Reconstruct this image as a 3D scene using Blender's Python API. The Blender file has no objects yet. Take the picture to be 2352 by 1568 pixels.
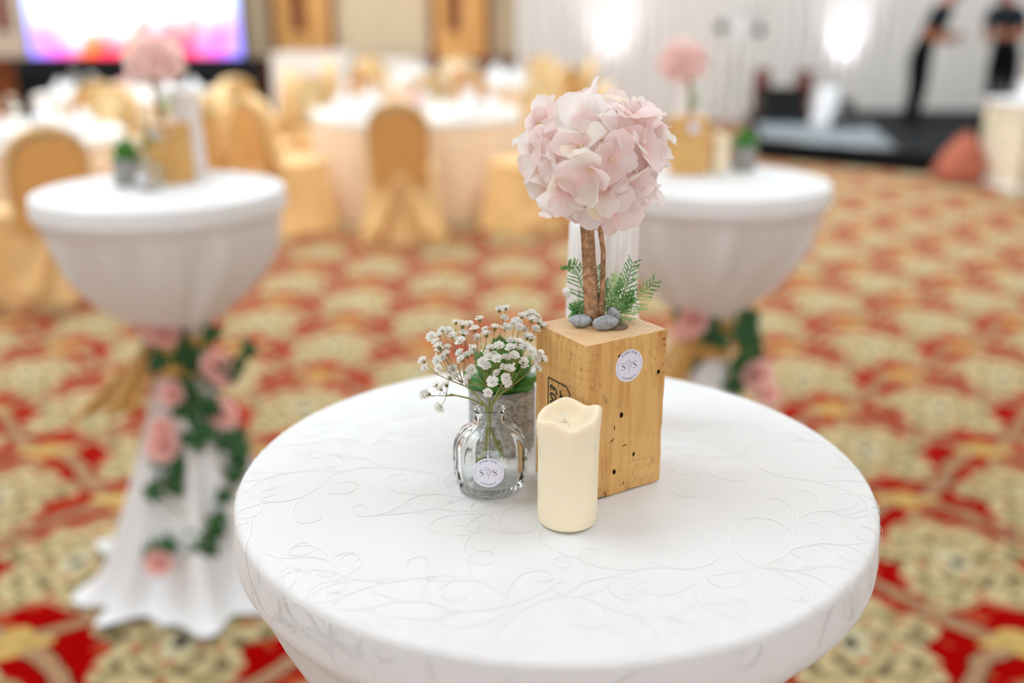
import bpy, bmesh, math, random
from math import sin, cos, pi, sqrt, atan2, radians
from mathutils import Vector, Matrix, noise

scene = bpy.context.scene
col = scene.collection
random.seed(7)

# ------------------------------------------------------------------ camera, world, exposure
CAM = Vector((-0.04, -0.878, 1.508))
PITCH = radians(18.61)
FPX = 2287.0
cam_data = bpy.data.cameras.new('camera')
cam_data.sensor_width = 36.0
cam_data.lens = 36.0 * FPX / 2352.0
cam_data.clip_end = 100
cam_data.clip_start = 0.02
cam_data.dof.use_dof = True
cam_data.dof.focus_distance = 0.872
cam_data.dof.aperture_fstop = 1.8
cam = bpy.data.objects.new('camera', cam_data)
cam.location = CAM
cam.rotation_euler = (pi / 2 - PITCH, 0, 0)
col.objects.link(cam)
scene.camera = cam

world = bpy.data.worlds.new('world')
scene.world = world
world.use_nodes = True
world.node_tree.nodes['Background'].inputs[0].default_value = (1.0, 0.93, 0.84, 1)
world.node_tree.nodes['Background'].inputs[1].default_value = 0.05

scene.view_settings.view_transform = 'Standard'
scene.view_settings.look = 'None'
scene.view_settings.gamma = 1.0
scene.view_settings.use_curve_mapping = False
scene.view_settings.exposure = 0.0
scene.cycles.max_bounces = 20
scene.cycles.diffuse_bounces = 5
scene.cycles.glossy_bounces = 2
scene.cycles.transmission_bounces = 20
scene.cycles.transparent_max_bounces = 4
scene.cycles.sample_clamp_indirect = 6.0
scene.cycles.use_light_tree = False
scene.cycles.use_adaptive_sampling = True
scene.cycles.adaptive_threshold = 0.1
scene.cycles.adaptive_min_samples = 16

PANEL_L = 7.2          # radiance of the ceiling light diffusers

def at(u, v, y=None, z=None):
    """photograph pixel -> world point on the plane y=... or z=..."""
    a = (u - 1176) / FPX; b = (784 - v) / FPX
    d = Vector((a, cos(PITCH) + b * sin(PITCH), -sin(PITCH) + b * cos(PITCH)))
    t = (y - CAM.y) / d.y if y is not None else (z - CAM.z) / d.z
    return CAM + d * t

# ------------------------------------------------------------------ helpers
def lin(c):
    return tuple((x / 255 / 12.92 if x / 255 <= 0.04045 else ((x / 255 + 0.055) / 1.055) ** 2.4) for x in c) + (1.0,)

class MB:
    def __init__(s):
        s.v = []; s.f = []; s.m = []; s.mi = 0
    def quad(s, *idx):
        s.f.append(tuple(idx)); s.m.append(s.mi)
    def add(s, p):
        s.v.append(tuple(p)); return len(s.v) - 1
    def box(s, x0, x1, y0, y1, z0, z1, M=None):
        b = len(s.v)
        for z in (z0, z1):
            for (x, y) in ((x0, y0), (x1, y0), (x1, y1), (x0, y1)):
                p = Vector((x, y, z)); s.v.append(tuple(M @ p if M else p))
        for q in ((3, 2, 1, 0), (4, 5, 6, 7), (0, 1, 5, 4), (1, 2, 6, 5), (2, 3, 7, 6), (3, 0, 4, 7)):
            s.quad(*[b + i for i in q])
    def tube(s, pts, rad, n=8, caps=True):
        pts = [Vector(p) for p in pts]
        if not isinstance(rad, (list, tuple)): rad = [rad] * len(pts)
        b = len(s.v); ref = None
        for i, p in enumerate(pts):
            t = (pts[min(i + 1, len(pts) - 1)] - pts[max(i - 1, 0)])
            if t.length < 1e-9: t = Vector((0, 0, 1))
            t.normalize()
            if ref is None:
                ref = t.orthogonal().normalized()
            ref = (ref - t * ref.dot(t))
            if ref.length < 1e-6: ref = t.orthogonal()
            ref.normalize()
            w = t.cross(ref)
            for k in range(n):
                a = 2 * pi * k / n
                s.v.append(tuple(p + (ref * cos(a) + w * sin(a)) * rad[i]))
        for i in range(len(pts) - 1):
            for k in range(n):
                k2 = (k + 1) % n
                s.quad(b + i * n + k, b + i * n + k2, b + (i + 1) * n + k2, b + (i + 1) * n + k)
        if caps:
            s.f.append(tuple(b + k for k in range(n))[::-1]); s.m.append(s.mi)
            e = b + (len(pts) - 1) * n
            s.f.append(tuple(e + k for k in range(n))); s.m.append(s.mi)
    def lathe(s, prof, n=32, fun=None, cx=0, cy=0, close=False, capb=False, capt=False):
        b = len(s.v)
        for j, (r, z) in enumerate(prof):
            for k in range(n):
                a = 2 * pi * k / n
                rr, zz, dx, dy = r, z, 0, 0
                if fun:
                    o = fun(a, r, z, j)
                    rr, zz = o[0], o[1]
                s.v.append((cx + rr * cos(a), cy + rr * sin(a), zz))
        m = len(prof)
        for j in range(m - 1 + (1 if close else 0)):
            j2 = (j + 1) % m
            for k in range(n):
                k2 = (k + 1) % n
                s.quad(b + j * n + k, b + j * n + k2, b + j2 * n + k2, b + j2 * n + k)
        if capb:
            s.f.append(tuple(b + k for k in range(n))[::-1]); s.m.append(s.mi)
        if capt:
            e = b + (m - 1) * n
            s.f.append(tuple(e + k for k in range(n))); s.m.append(s.mi)
    def grid(s, nu, nv, fun, wrap=False):
        b = len(s.v)
        for j in range(nv):
            for i in range(nu):
                s.v.append(tuple(fun(i / (nu - 1), j / (nv - 1))))
        for j in range(nv - 1):
            for i in range(nu - 1):
                s.quad(b + j * nu + i, b + j * nu + i + 1, b + (j + 1) * nu + i + 1, b + (j + 1) * nu + i)
    def ell(s, c, r, n=10, m=7, M=None, nz=0.0, sc=20):
        c = Vector(c); b = len(s.v)
        for j in range(m + 1):
            ph = pi * j / m
            for k in range(n):
                a = 2 * pi * k / n
                d = Vector((sin(ph) * cos(a), sin(ph) * sin(a), -cos(ph)))
                f = 1 + (nz * noise.noise(d * 1.7 + c * sc) if nz else 0)
                p = Vector((d.x * r[0], d.y * r[1], d.z * r[2])) * f
                if M: p = M @ p
                s.v.append(tuple(c + p))
        for j in range(m):
            for k in range(n):
                k2 = (k + 1) % n
                s.quad(b + j * n + k, b + j * n + k2, b + (j + 1) * n + k2, b + (j + 1) * n + k)
    def ribbon(s, pts, w, up, off=0.0):
        """flat raised band following pts; up(p) gives the surface normal"""
        b = len(s.v); n = len(pts)
        pts = [Vector(p) for p in pts]
        for i, p in enumerate(pts):
            t = pts[min(i + 1, n - 1)] - pts[max(i - 1, 0)]
            u = up(p) if callable(up) else up
            c = u.cross(t)
            if c.length < 1e-12: c = u.orthogonal()
            c.normalize()
            ww = w[i] if isinstance(w, (list, tuple)) else w
            s.v.append(tuple(p - c * ww / 2)); s.v.append(tuple(p + u * off)); s.v.append(tuple(p + c * ww / 2))
        for i in range(n - 1):
            a = b + i * 3
            s.quad(a, a + 1, a + 4, a + 3); s.quad(a + 1, a + 2, a + 5, a + 4)
    def mesh(s, name, mats=(), smooth=True):
        me = bpy.data.meshes.new(name)
        me.from_pydata(s.v, [], s.f)
        for m in (mats if isinstance(mats, (list, tuple)) else [mats]):
            me.materials.append(m)
        if any(s.m): me.polygons.foreach_set('material_index', s.m)
        if smooth: me.polygons.foreach_set('use_smooth', [True] * len(s.f))
        me.update()
        return me
    def build(s, name, mats, parent=None, smooth=True, loc=None, rot=None):
        return link(name, s.mesh(name, mats, smooth), parent, loc, rot)

def link(name, me, parent=None, loc=None, rot=None, scale=None):
    o = bpy.data.objects.new(name, me)
    col.objects.link(o)
    if parent: o.parent = parent
    if loc is not None: o.location = loc
    if rot is not None: o.rotation_euler = rot
    if scale is not None: o.scale = scale if hasattr(scale, '__len__') else (scale,) * 3
    return o

def tag(o, label=None, cat=None, group=None, kind=None):
    if label: o['label'] = label
    if cat: o['category'] = cat
    if group: o['group'] = group
    if kind: o['kind'] = kind
    return o

def thing(name, label, cat, loc=(0, 0, 0), rz=0.0, group=None):
    o = link(name, None, None, loc, (0, 0, rz))
    o.empty_display_size = 0.05
    return tag(o, label, cat, group)

KIDS = {}
def copy_tree(o, parent=None):
    c = o.copy(); col.objects.link(c); c.parent = parent
    for ch in list(o.children): copy_tree(ch, c)
    return c

def dup(root, loc, rz, label, group=None):
    c = copy_tree(root); c.location = loc; c.rotation_euler = (0, 0, rz); c['label'] = label
    if group: c['group'] = group
    return c

def bevel_mod(o, w, seg=2):
    m = o.modifiers.new('bevel', 'BEVEL'); m.width = w; m.segments = seg; m.limit_method = 'ANGLE'; m.angle_limit = radians(40)
    return o

def sub_mod(o, n=1):
    m = o.modifiers.new('subsurf', 'SUBSURF'); m.levels = n; m.render_levels = n
    return o

# ------------------------------------------------------------------ node helpers
class Xp:
    """tiny expression wrapper that writes Math nodes"""
    def __init__(s, nt, sock): s.nt = nt; s.s = sock
    def _op(s, op, *a):
        n = s.nt.nodes.new('ShaderNodeMath'); n.operation = op
        for i, x in enumerate((s,) + a):
            if isinstance(x, Xp): s.nt.links.new(x.s, n.inputs[i])
            else: n.inputs[i].default_value = x
        return Xp(s.nt, n.outputs[0])
    def __add__(s, o): return s._op('ADD', o)
    __radd__ = __add__
    def __sub__(s, o): return s._op('SUBTRACT', o)
    def __rsub__(s, o): return (s * -1.0) + o
    def __mul__(s, o): return s._op('MULTIPLY', o)
    __rmul__ = __mul__
    def __truediv__(s, o): return s._op('DIVIDE', o)
    def abs(s): return s._op('ABSOLUTE')
    def sin(s): return s._op('SINE')
    def cos(s): return s._op('COSINE')
    def round(s): return s._op('ROUND')
    def sqrt(s): return s._op('SQRT')
    def lt(s, o): return s._op('LESS_THAN', o)
    def gt(s, o): return s._op('GREATER_THAN', o)
    def max(s, o): return s._op('MAXIMUM', o)
    def min(s, o): return s._op('MINIMUM', o)
    def atan2(s, o): return s._op('ARCTAN2', o)
    def step(s, lo, hi):
        n = s.nt.nodes.new('ShaderNodeMapRange'); n.interpolation_type = 'SMOOTHSTEP'
        s.nt.links.new(s.s, n.inputs[0]); n.inputs[1].default_value = lo; n.inputs[2].default_value = hi
        return Xp(s.nt, n.outputs[0])

def mix(nt, fac, a, b):
    n = nt.nodes.new('ShaderNodeMix'); n.data_type = 'RGBA'
    if isinstance(fac, Xp): nt.links.new(fac.s, n.inputs[0])
    else: n.inputs[0].default_value = fac
    for i, x in ((6, a), (7, b)):
        if isinstance(x, tuple): n.inputs[i].default_value = x
        else: nt.links.new(x, n.inputs[i])
    return n.outputs[2]

def coords(nt, kind='Object'):
    tc = nt.nodes.new('ShaderNodeTexCoord')
    return tc.outputs[kind]

def xyz(nt, sock):
    n = nt.nodes.new('ShaderNodeSeparateXYZ'); nt.links.new(sock, n.inputs[0])
    return [Xp(nt, o) for o in n.outputs]

def scaled(nt, sock, sc, loc=(0, 0, 0)):
    n = nt.nodes.new('ShaderNodeMapping'); nt.links.new(sock, n.inputs[0])
    n.inputs['Scale'].default_value = sc; n.inputs['Location'].default_value = loc
    return n.outputs[0]

def nz(nt, sock, scale, detail=3, dist=0.0, rough=0.5):
    n = nt.nodes.new('ShaderNodeTexNoise'); nt.links.new(sock, n.inputs['Vector'])
    n.inputs['Scale'].default_value = scale; n.inputs['Detail'].default_value = detail
    n.inputs['Distortion'].default_value = dist; n.inputs['Roughness'].default_value = rough
    return Xp(nt, n.outputs[0])

def bump(nt, bs, h, strength=0.3, dist=0.002):
    n = nt.nodes.new('ShaderNodeBump'); n.inputs['Strength'].default_value = strength; n.inputs['Distance'].default_value = dist
    nt.links.new(h.s, n.inputs['Height']); nt.links.new(n.outputs[0], bs.inputs['Normal'])

def pbr(name, c=(200, 200, 200), rough=0.6, spec=0.4, sheen=0.0, trans=0.0, ior=1.45, sss=0.0, sssr=(1, 0.6, 0.4), metal=0.0,
        emit=None, es=1.0, var=0.0, vs=8.0, bmp=0.0, bs_=60.0, sheen_tint=None, coat=0.0):
    m = bpy.data.materials.new(name); m.use_nodes = True
    nt = m.node_tree; b = nt.nodes['Principled BSDF']
    cl = lin(c)
    b.inputs['Base Color'].default_value = cl
    b.inputs['Roughness'].default_value = rough
    b.inputs['Specular IOR Level'].default_value = spec
    b.inputs['IOR'].default_value = ior
    b.inputs['Metallic'].default_value = metal
    b.inputs['Transmission Weight'].default_value = trans
    b.inputs['Sheen Weight'].default_value = sheen
    b.inputs['Coat Weight'].default_value = coat
    if sheen_tint: b.inputs['Sheen Tint'].default_value = lin(sheen_tint)
    if sss:
        b.inputs['Subsurface Weight'].default_value = sss
        b.inputs['Subsurface Radius'].default_value = sssr
        b.inputs['Subsurface Scale'].default_value = 0.01
    if emit:
        b.inputs['Emission Color'].default_value = lin(emit); b.inputs['Emission Strength'].default_value = es
    if var:
        oc = coords(nt)
        f = nz(nt, oc, vs)
        hi = tuple(min(1, x * (1 + var)) for x in cl[:3]) + (1,); lo = tuple(x * (1 - var) for x in cl[:3]) + (1,)
        nt.links.new(mix(nt, f.step(0.3, 0.7), lo, hi), b.inputs['Base Color'])
    if bmp:
        bump(nt, b, nz(nt, coords(nt), bs_), bmp)
    return m

def get(m): return m.node_tree, m.node_tree.nodes['Principled BSDF']

# ------------------------------------------------------------------ materials
M = {}
M['linen'] = pbr('white_linen', (232, 231, 230), 0.7, 0.25, sheen=0.15, bmp=0.08, bs_=900)
M['thread'] = pbr('satin_thread', (234, 233, 231), 0.45, 0.35)
M['ivory_cloth'] = pbr('ivory_cloth', (238, 232, 220), 0.75, 0.2, sheen=0.2)
M['cream_cloth'] = pbr('cream_tablecloth', (240, 214, 184), 0.7, 0.2, sheen=0.2)
M['top_cloth'] = pbr('white_top_cloth', (226, 218, 208), 0.6, 0.3)
M['gold_satin'] = pbr('gold_satin', (240, 198, 136), 0.42, 0.5, sheen=0.25, sheen_tint=(255, 225, 170), var=0.08, vs=5)
M['gold_dark'] = pbr('gold_overlay', (222, 168, 100), 0.5, 0.4, sheen=0.2, sheen_tint=(255, 215, 150))  # darker gold stands in for shade on the chair backs
M['sash'] = pbr('gold_sash', (206, 158, 84), 0.4, 0.5, sheen=0.2)
M['metal'] = pbr('chrome', (190, 190, 190), 0.25, 0.5, metal=1.0)
M['black'] = pbr('black_cloth', (16, 17, 19), 0.8, 0.2)
M['blackp'] = pbr('black_plastic', (14, 14, 15), 0.5, 0.4)
M['rubber'] = pbr('dark_metal', (40, 38, 36), 0.5, 0.5, metal=0.5)
M['ceil'] = pbr('ceiling_paint', (240, 232, 220), 0.9, 0.1)
M['cream_wall'] = pbr('cream_wall_panel', (226, 204, 170), 0.8, 0.2, var=0.05, vs=2)
M['side_wall'] = pbr('side_wall_paint', (226, 210, 190), 0.85, 0.2)
M['diff'] = pbr('light_diffuser', (255, 244, 228), 0.5, 0.2, emit=(221, 242, 255), es=PANEL_L)
M['frame'] = pbr('gilt_frame', (216, 180, 120), 0.5, 0.5)
M['dado'] = pbr('dark_wood_dado', (128, 66, 34), 0.45, 0.4, var=0.15, vs=3)
M['redrail'] = pbr('red_wood_rail', (130, 62, 44), 0.5, 0.4)
M['grey'] = pbr('grey_felt', (128, 131, 134), 0.85, 0.1)
M['white_p'] = pbr('white_paint', (232, 230, 230), 0.6, 0.3)
M['pebble'] = pbr('grey_pebble', (158, 162, 164), 0.75, 0.3, var=0.25, vs=260, bmp=0.3, bs_=500)
M['twig'] = pbr('twig_bark', (172, 132, 98), 0.85, 0.2, var=0.4, vs=160, bmp=0.9, bs_=320)
M['green_stem'] = pbr('green_stem', (142, 150, 82), 0.6, 0.3, var=0.15, vs=60)
M['stem_brown'] = pbr('fine_brown_stem', (150, 128, 78), 0.7, 0.3)
M['ivy'] = pbr('ivy_leaf', (44, 92, 46), 0.5, 0.4, var=0.45, vs=14)
M['rose'] = pbr('pink_rose', (246, 196, 188), 0.7, 0.2, sheen=0.2)
M['succ'] = pbr('succulent_leaf', (74, 132, 50), 0.38, 0.45, var=0.35, vs=45)
M['soil'] = pbr('potting_soil', (70, 56, 40), 0.95, 0.1, bmp=0.9, bs_=300)
M['ink'] = pbr('grey_ink', (62, 60, 54), 0.8, 0.1)
M['print'] = pbr('print_grey', (104, 100, 112), 0.8, 0.1)
M['print_soft'] = pbr('print_lilac', (178, 174, 190), 0.8, 0.1)
M['sticker'] = pbr('sticker_paper', (226, 222, 232), 0.55, 0.3)
M['hole'] = pbr('dark_knot', (34, 20, 12), 0.9, 0.1)
M['china'] = pbr('white_china', (240, 238, 236), 0.25, 0.5)
M['napkin'] = pbr('white_napkin', (242, 240, 240), 0.8, 0.2)
M['skin'] = pbr('skin', (176, 112, 78), 0.6, 0.3)
M['shirt'] = pbr('dark_shirt', (34, 42, 50), 0.8, 0.2)
M['trousers'] = pbr('black_trousers', (12, 13, 15), 0.85, 0.2)
M['hair'] = pbr('dark_hair', (18, 14, 12), 0.6, 0.3)
M['maroon'] = pbr('maroon_wood', (116, 58, 46), 0.5, 0.4)
M['tan'] = pbr('tan_board', (206, 176, 140), 0.6, 0.3)
M['wick'] = pbr('wick_white', (240, 236, 226), 0.5, 0.3)

# clear glass
M['glass'] = pbr('clear_glass', (252, 254, 253), 0.02, 0.5, trans=1.0, ior=1.17, coat=1.0)
M['glass'].node_tree.nodes['Principled BSDF'].inputs['Coat Roughness'].default_value = 0.02

# candle wax
m = pbr('ivory_wax', (246, 230, 200), 0.42, 0.4, sss=0.55, sssr=(1.0, 0.75, 0.45), bmp=0.12, bs_=90); M['wax'] = m
m.node_tree.nodes['Principled BSDF'].inputs['Subsurface Scale'].default_value = 0.006

# pine block
def wood_block_mat():
    m = pbr('honey_pine', (202, 152, 88), 0.55, 0.35); nt, b = get(m)
    oc = coords(nt)
    g = nz(nt, scaled(nt, oc, (70, 70, 4)), 1.6, 4, 0.6)             # vertical grain
    saw = nz(nt, scaled(nt, oc, (8, 8, 420)), 1.0, 2)               # fine saw marks across
    blot = nz(nt, oc, 28, 4, 0.4)
    speck = nz(nt, scaled(nt, oc, (260, 260, 150)), 1.0, 3, 0.2)
    c = mix(nt, g.step(0.3, 0.72), lin((222, 176, 108)), lin((196, 138, 74)))
    c = mix(nt, blot.step(0.35, 0.75) * 0.55, c, lin((226, 184, 118)))
    c = mix(nt, (saw.step(0.50, 0.66) * nz(nt, oc, 15, 2).step(0.52, 0.72)) * 0.3, c, lin((120, 84, 44)))
    c = mix(nt, (speck.step(0.55, 0.70) * nz(nt, oc, 20, 3).step(0.40, 0.60)) * 0.45, c, lin((100, 68, 38)))
    nt.links.new(c, b.inputs['Base Color'])
    bump(nt, b, g * 0.6 + saw * 0.5, 0.25, 0.001)
    return m
M['pine'] = wood_block_mat()
def end_grain():
    m = pbr('pine_end_grain', (224, 186, 142), 0.5, 0.4); nt, b = get(m)
    oc = coords(nt); x, y, z = xyz(nt, oc)
    r = ((x + 0.02) * (x + 0.02) + (y - 0.09) * (y - 0.09)).sqrt() + nz(nt, oc, 30, 2) * 0.004
    ring = (r * 1500.0).sin()
    c = mix(nt, ring.step(-0.3, 0.9) * 0.6, lin((232, 196, 152)), lin((208, 162, 114)))
    c = mix(nt, nz(nt, oc, 40, 3).step(0.45, 0.75) * 0.5, c, lin((206, 160, 108)))
    nt.links.new(c, b.inputs['Base Color'])
    return m
M['pine_end'] = end_grain()

# whitewashed log
def log_mat():
    m = pbr('whitewashed_bark', (236, 232, 230), 0.7, 0.25); nt, b = get(m)
    oc = coords(nt)
    g = nz(nt, scaled(nt, oc, (60, 60, 6)), 1.5, 4, 0.8)
    st = nz(nt, scaled(nt, oc, (90, 90, 9), (3, 1, 0)), 1.0, 3, 0.5)
    c = mix(nt, g.step(0.35, 0.7), lin((246, 243, 240)), lin((226, 214, 208)))
    c = mix(nt, st.step(0.60, 0.72) * 0.7, c, lin((226, 184, 130)))
    nt.links.new(c, b.inputs['Base Color'])
    bump(nt, b, g, 0.5, 0.003)
    return m
M['log'] = log_mat()

# wall wood
def wall_wood():
    m = pbr('honey_wood_panel', (198, 138, 74), 0.42, 0.4); nt, b = get(m)
    oc = coords(nt)
    g = nz(nt, scaled(nt, oc, (14, 14, 0.8)), 1.5, 4, 0.6)
    nt.links.new(mix(nt, g.step(0.3, 0.7), lin((240, 184, 112)), lin((220, 154, 84))), b.inputs['Base Color'])
    return m
M['wallwood'] = wall_wood()

# patterned grey planter: raised white scrolls are geometry; body greige
M['pot'] = pbr('grey_planter', (150, 146, 140), 0.7, 0.3, var=0.12, vs=80)
M['potline'] = pbr('pale_planter_relief', (206, 206, 206), 0.6, 0.3)

# petals
def petal_mat():
    m = pbr('hydrangea_petal', (250, 214, 208), 0.75, 0.15); nt, b = get(m)
    oi = nt.nodes.new('ShaderNodeObjectInfo'); r = Xp(nt, oi.outputs['Random'])
    x, y, z = xyz(nt, coords(nt))
    n = nz(nt, coords(nt), 60, 3)
    c = mix(nt, r.step(0.15, 0.75), lin((255, 238, 235)), lin((255, 252, 250)))
    c = mix(nt, r.gt(0.76), c, lin((250, 248, 242)))
    c = mix(nt, r.gt(0.955), c, lin((250, 240, 214)))
    c = mix(nt, (1.0 - x.step(0.002, 0.016)) * 0.34, c, lin((253, 200, 188)))
    c = mix(nt, n.step(0.4, 0.7) * 0.35, c, lin((252, 242, 240)))
    nt.links.new(c, b.inputs['Base Color'])
    b.inputs['Roughness'].default_value = 0.8
    tr = nt.nodes.new('ShaderNodeBsdfTranslucent'); nt.links.new(c, tr.inputs[0])
    ms = nt.nodes.new('ShaderNodeMixShader'); ms.inputs[0].default_value = 0.5
    nt.links.new(b.outputs[0], ms.inputs[1]); nt.links.new(tr.outputs[0], ms.inputs[2])
    nt.links.new(ms.outputs[0], nt.nodes['Material Output'].inputs[0])
    return m
M['petal'] = petal_mat()
def soft_petal(name, c, f=0.45):
    m = pbr(name, c, 0.8, 0.15); nt, b = get(m)
    tr = nt.nodes.new('ShaderNodeBsdfTranslucent'); tr.inputs[0].default_value = lin(c)
    ms = nt.nodes.new('ShaderNodeMixShader'); ms.inputs[0].default_value = f
    nt.links.new(b.outputs[0], ms.inputs[1]); nt.links.new(tr.outputs[0], ms.inputs[2])
    nt.links.new(ms.outputs[0], nt.nodes['Material Output'].inputs[0])
    return m
M['petal_far'] = soft_petal('hydrangea_petal_mass', (255, 234, 228))
M['rose'] = soft_petal('pink_rose', (254, 218, 211), 0.4)
M['gyp'] = soft_petal('white_blossom', (255, 253, 248))
M['gypc'] = pbr('green_calyx', (120, 116, 62), 0.8, 0.15)

def fern_mat():
    m = pbr('fern_green', (120, 168, 84), 0.55, 0.3); nt, b = get(m)
    f = nz(nt, coords(nt), 55, 2)
    nt.links.new(mix(nt, f.step(0.35, 0.65), lin((92, 154, 78)), lin((184, 216, 142))), b.inputs['Base Color'])
    return m
M['fern'] = fern_mat()

# carpet
def carpet_mat():
    m = pbr('banquet_carpet', (160, 30, 20), 1.0, 0.0); nt, b = get(m)
    geo = nt.nodes.new('ShaderNodeNewGeometry')
    P = geo.outputs['Position']
    wob = nz(nt, P, 9, 1); wob2 = nz(nt, scaled(nt, P, (1, 1, 1), (7, 3, 0)), 9, 1)
    x0, y0, z0 = xyz(nt, P)
    x = x0 + (wob - 0.5) * 0.05
    y = y0 + (wob2 - 0.5) * 0.05
    HX, HY = 0.42, 0.38
    u = (x + 0.869) / HX; v = (y - 1.242) / HY
    s = (u + v) * 0.5; t = (u - v) * 0.5
    s2 = s + (t * (2 * pi)).sin() * 0.045
    t2 = t + (s * (2 * pi)).sin() * 0.045
    ds = s2 - s2.round(); dt = t2 - t2.round()
    lx = (ds + dt) * HX; ly = (ds - dt) * HY
    # lattice bands
    e = 0.5 - ds.abs().max(dt.abs())
    ns = 0.5 - ds.abs(); nt_ = 0.5 - dt.abs()
    # medallion
    r = ((lx * 0.95) * (lx * 0.95) + (ly * 1.05) * (ly * 1.05)).sqrt()
    ph = lx.abs().atan2(ly)
    rho = 0.231 + (ph * 5.0).cos() * 0.032 + (ph * 9.0 + 0.8).cos() * 0.020 + (ph * 17.0).cos() * 0.008
    inside = 1.0 - (r - rho).step(-0.006, 0.006)
    sw = (r * 58.0 + (ph * 5.0).sin() * 2.4 + (wob - 0.5) * 7.0).sin()
    sw2 = ((lx.abs() * 40.0 + (ly * 34.0).sin() * 1.8)).sin() * ((ly * 38.0 + (lx.abs() * 28.0).sin() * 1.8)).sin()
    red = lin((146, 1, 2)); cream = lin((184, 165, 124)); olive = lin((132, 120, 80)); dark = lin((44, 24, 22)); rust = lin((160, 62, 30)); rope = lin((146, 108, 80)); gold = lin((190, 158, 92))
    c_in = mix(nt, sw.step(0.1, 0.8) * 0.75, cream, olive)
    c_in = mix(nt, sw2.step(0.62, 0.74) * 0.8, c_in, rust)
    c_in = mix(nt, (sw2 * -1.0).step(0.66, 0.8) * 0.8, c_in, dark)
    core = 1.0 - r.step(0.045, 0.06)
    c_in = mix(nt, core, c_in, lin((186, 176, 142)))
    c_in = mix(nt, 1.0 - r.step(0.016, 0.026), c_in, lin((40, 38, 44)))
    rim = (r - rho).abs()
    c = mix(nt, inside, red, c_in)
    # small leaf fill in the red corners
    fill = nz(nt, P, 16, 0)
    c = mix(nt, ((1.0 - inside) * fill.step(0.62, 0.67)) * 0.55, c, lin((176, 96, 58)))
    hatch = ((s + t) * 190.0).sin() * ((s - t) * 190.0).sin()
    bandc = mix(nt, hatch.step(-0.2, 0.4), rope, lin((176, 140, 106)))
    c = mix(nt, 1.0 - e.step(0.047, 0.054), c, dark)
    c = mix(nt, 1.0 - e.step(0.037, 0.043), c, bandc)
    nx = (ns + nt_) * HX; ny = (ns - nt_) * HY
    nr = (nx * nx + ny * ny).sqrt(); na = ny.atan2(nx)
    fl = nr - (0.062 + (na * 4.0).cos() * 0.020)
    c = mix(nt, 1.0 - fl.step(-0.004, 0.006), c, gold)
    c = mix(nt, 1.0 - (nr - 0.03).abs().step(0.004, 0.012), c, lin((168, 140, 84)))
    nt.links.new(c, b.inputs['Base Color'])
    b.inputs['Sheen Weight'].default_value = 0.44
    b.inputs['Sheen Roughness'].default_value = 0.27
    b.inputs['Sheen Tint'].default_value = lin((255, 206, 172))
    return m
M['carpet'] = carpet_mat()

def screen_mat():
    m = pbr('led_screen_picture', (10, 10, 12), 0.5, 0.3); nt, b = get(m)
    x, y, z = xyz(nt, coords(nt, 'Generated'))
    oc = coords(nt, 'Generated')
    low = 1.0 - (z + (nz(nt, scaled(nt, oc, (7, 1, 3)), 1.0, 2) - 0.5) * 0.55).step(0.0, 0.34)
    side = (x - 0.5).abs().step(0.36, 0.52)
    c = mix(nt, low, lin((255, 250, 250)), lin((255, 60, 96)))
    org = nz(nt, scaled(nt, oc, (9, 1, 3), (4, 0, 1)), 1.0, 2).step(0.52, 0.62)
    c = mix(nt, org * low, c, lin((255, 110, 20)))
    vio = (1.0 - z.step(0.0, 0.25)) * (x - 0.5).abs().step(0.2, 0.5)
    c = mix(nt, vio, c, lin((206, 110, 255)))
    c = mix(nt, (side * (1.0 - z.step(0.2, 0.75))) * 0.75, c, lin((80, 150, 255)))
    c = mix(nt, (side * z.step(0.5, 0.9)) * 0.6, c, lin((255, 70, 60)))
    nt.links.new(c, b.inputs['Emission Color']); b.inputs['Emission Strength'].default_value = 2.6
    return m
M['screen'] = screen_mat()

def drape_mat():
    m = pbr('white_drape', (224, 216, 210), 0.85, 0.15, sheen=0.1)
    return m
M['drape'] = drape_mat()

def print_mat():
    m = pbr('cream_floral_print', (228, 214, 186), 0.7, 0.3); nt, b = get(m)
    oc = coords(nt)
    f = nz(nt, oc, 7, 3, 0.6); g = nz(nt, scaled(nt, oc, (1, 1, 1), (5, 2, 3)), 8, 3, 0.6)
    c = mix(nt, f.step(0.5, 0.6) * 0.8, lin((236, 222, 198)), lin((180, 186, 158)))
    c = mix(nt, g.step(0.58, 0.66) * 0.8, c, lin((196, 168, 120)))
    nt.links.new(c, b.inputs['Base Color'])
    return m
M['print_cream'] = print_mat()

# ------------------------------------------------------------------ the room
def struct(name, mb, mat, smooth=False, label=None):
    o = mb.build(name, mat, None, smooth); o['kind'] = 'structure'
    if label: o['label'] = label
    return o

RX0, RX1, RY0, RY1, RZ = -9.0, 8.5, -5.0, 14.2, 4.2
b = MB(); b.box(RX0, RX1, RY0, RY1, -0.08, 0.0); struct('floor', b, M['carpet'], label='red banquet carpet with cream scroll medallions')
b = MB(); b.box(RX0, RX1, RY0, RY1, RZ, RZ + 0.1); struct('ceiling', b, M['ceil'])
b = MB(); b.box(RX0 - 0.1, RX0, RY0, RY1, 0, RZ); struct('wall_left', b, M['side_wall'])
b = MB(); b.box(RX1, RX1 + 0.1, RY0, RY1, 0, RZ); struct('wall_right', b, M['side_wall'])
b = MB(); b.box(RX0, RX1, RY0 - 0.1, RY0, 0, RZ); struct('wall_front', b, M['side_wall'])
wall_back = MB(); wall_back.box(RX0, RX1, RY1, RY1 + 0.1, 0, RZ); wall_back = struct('wall_back', wall_back, M['cream_wall'], label='cream back wall with honey wood pilasters')

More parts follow.
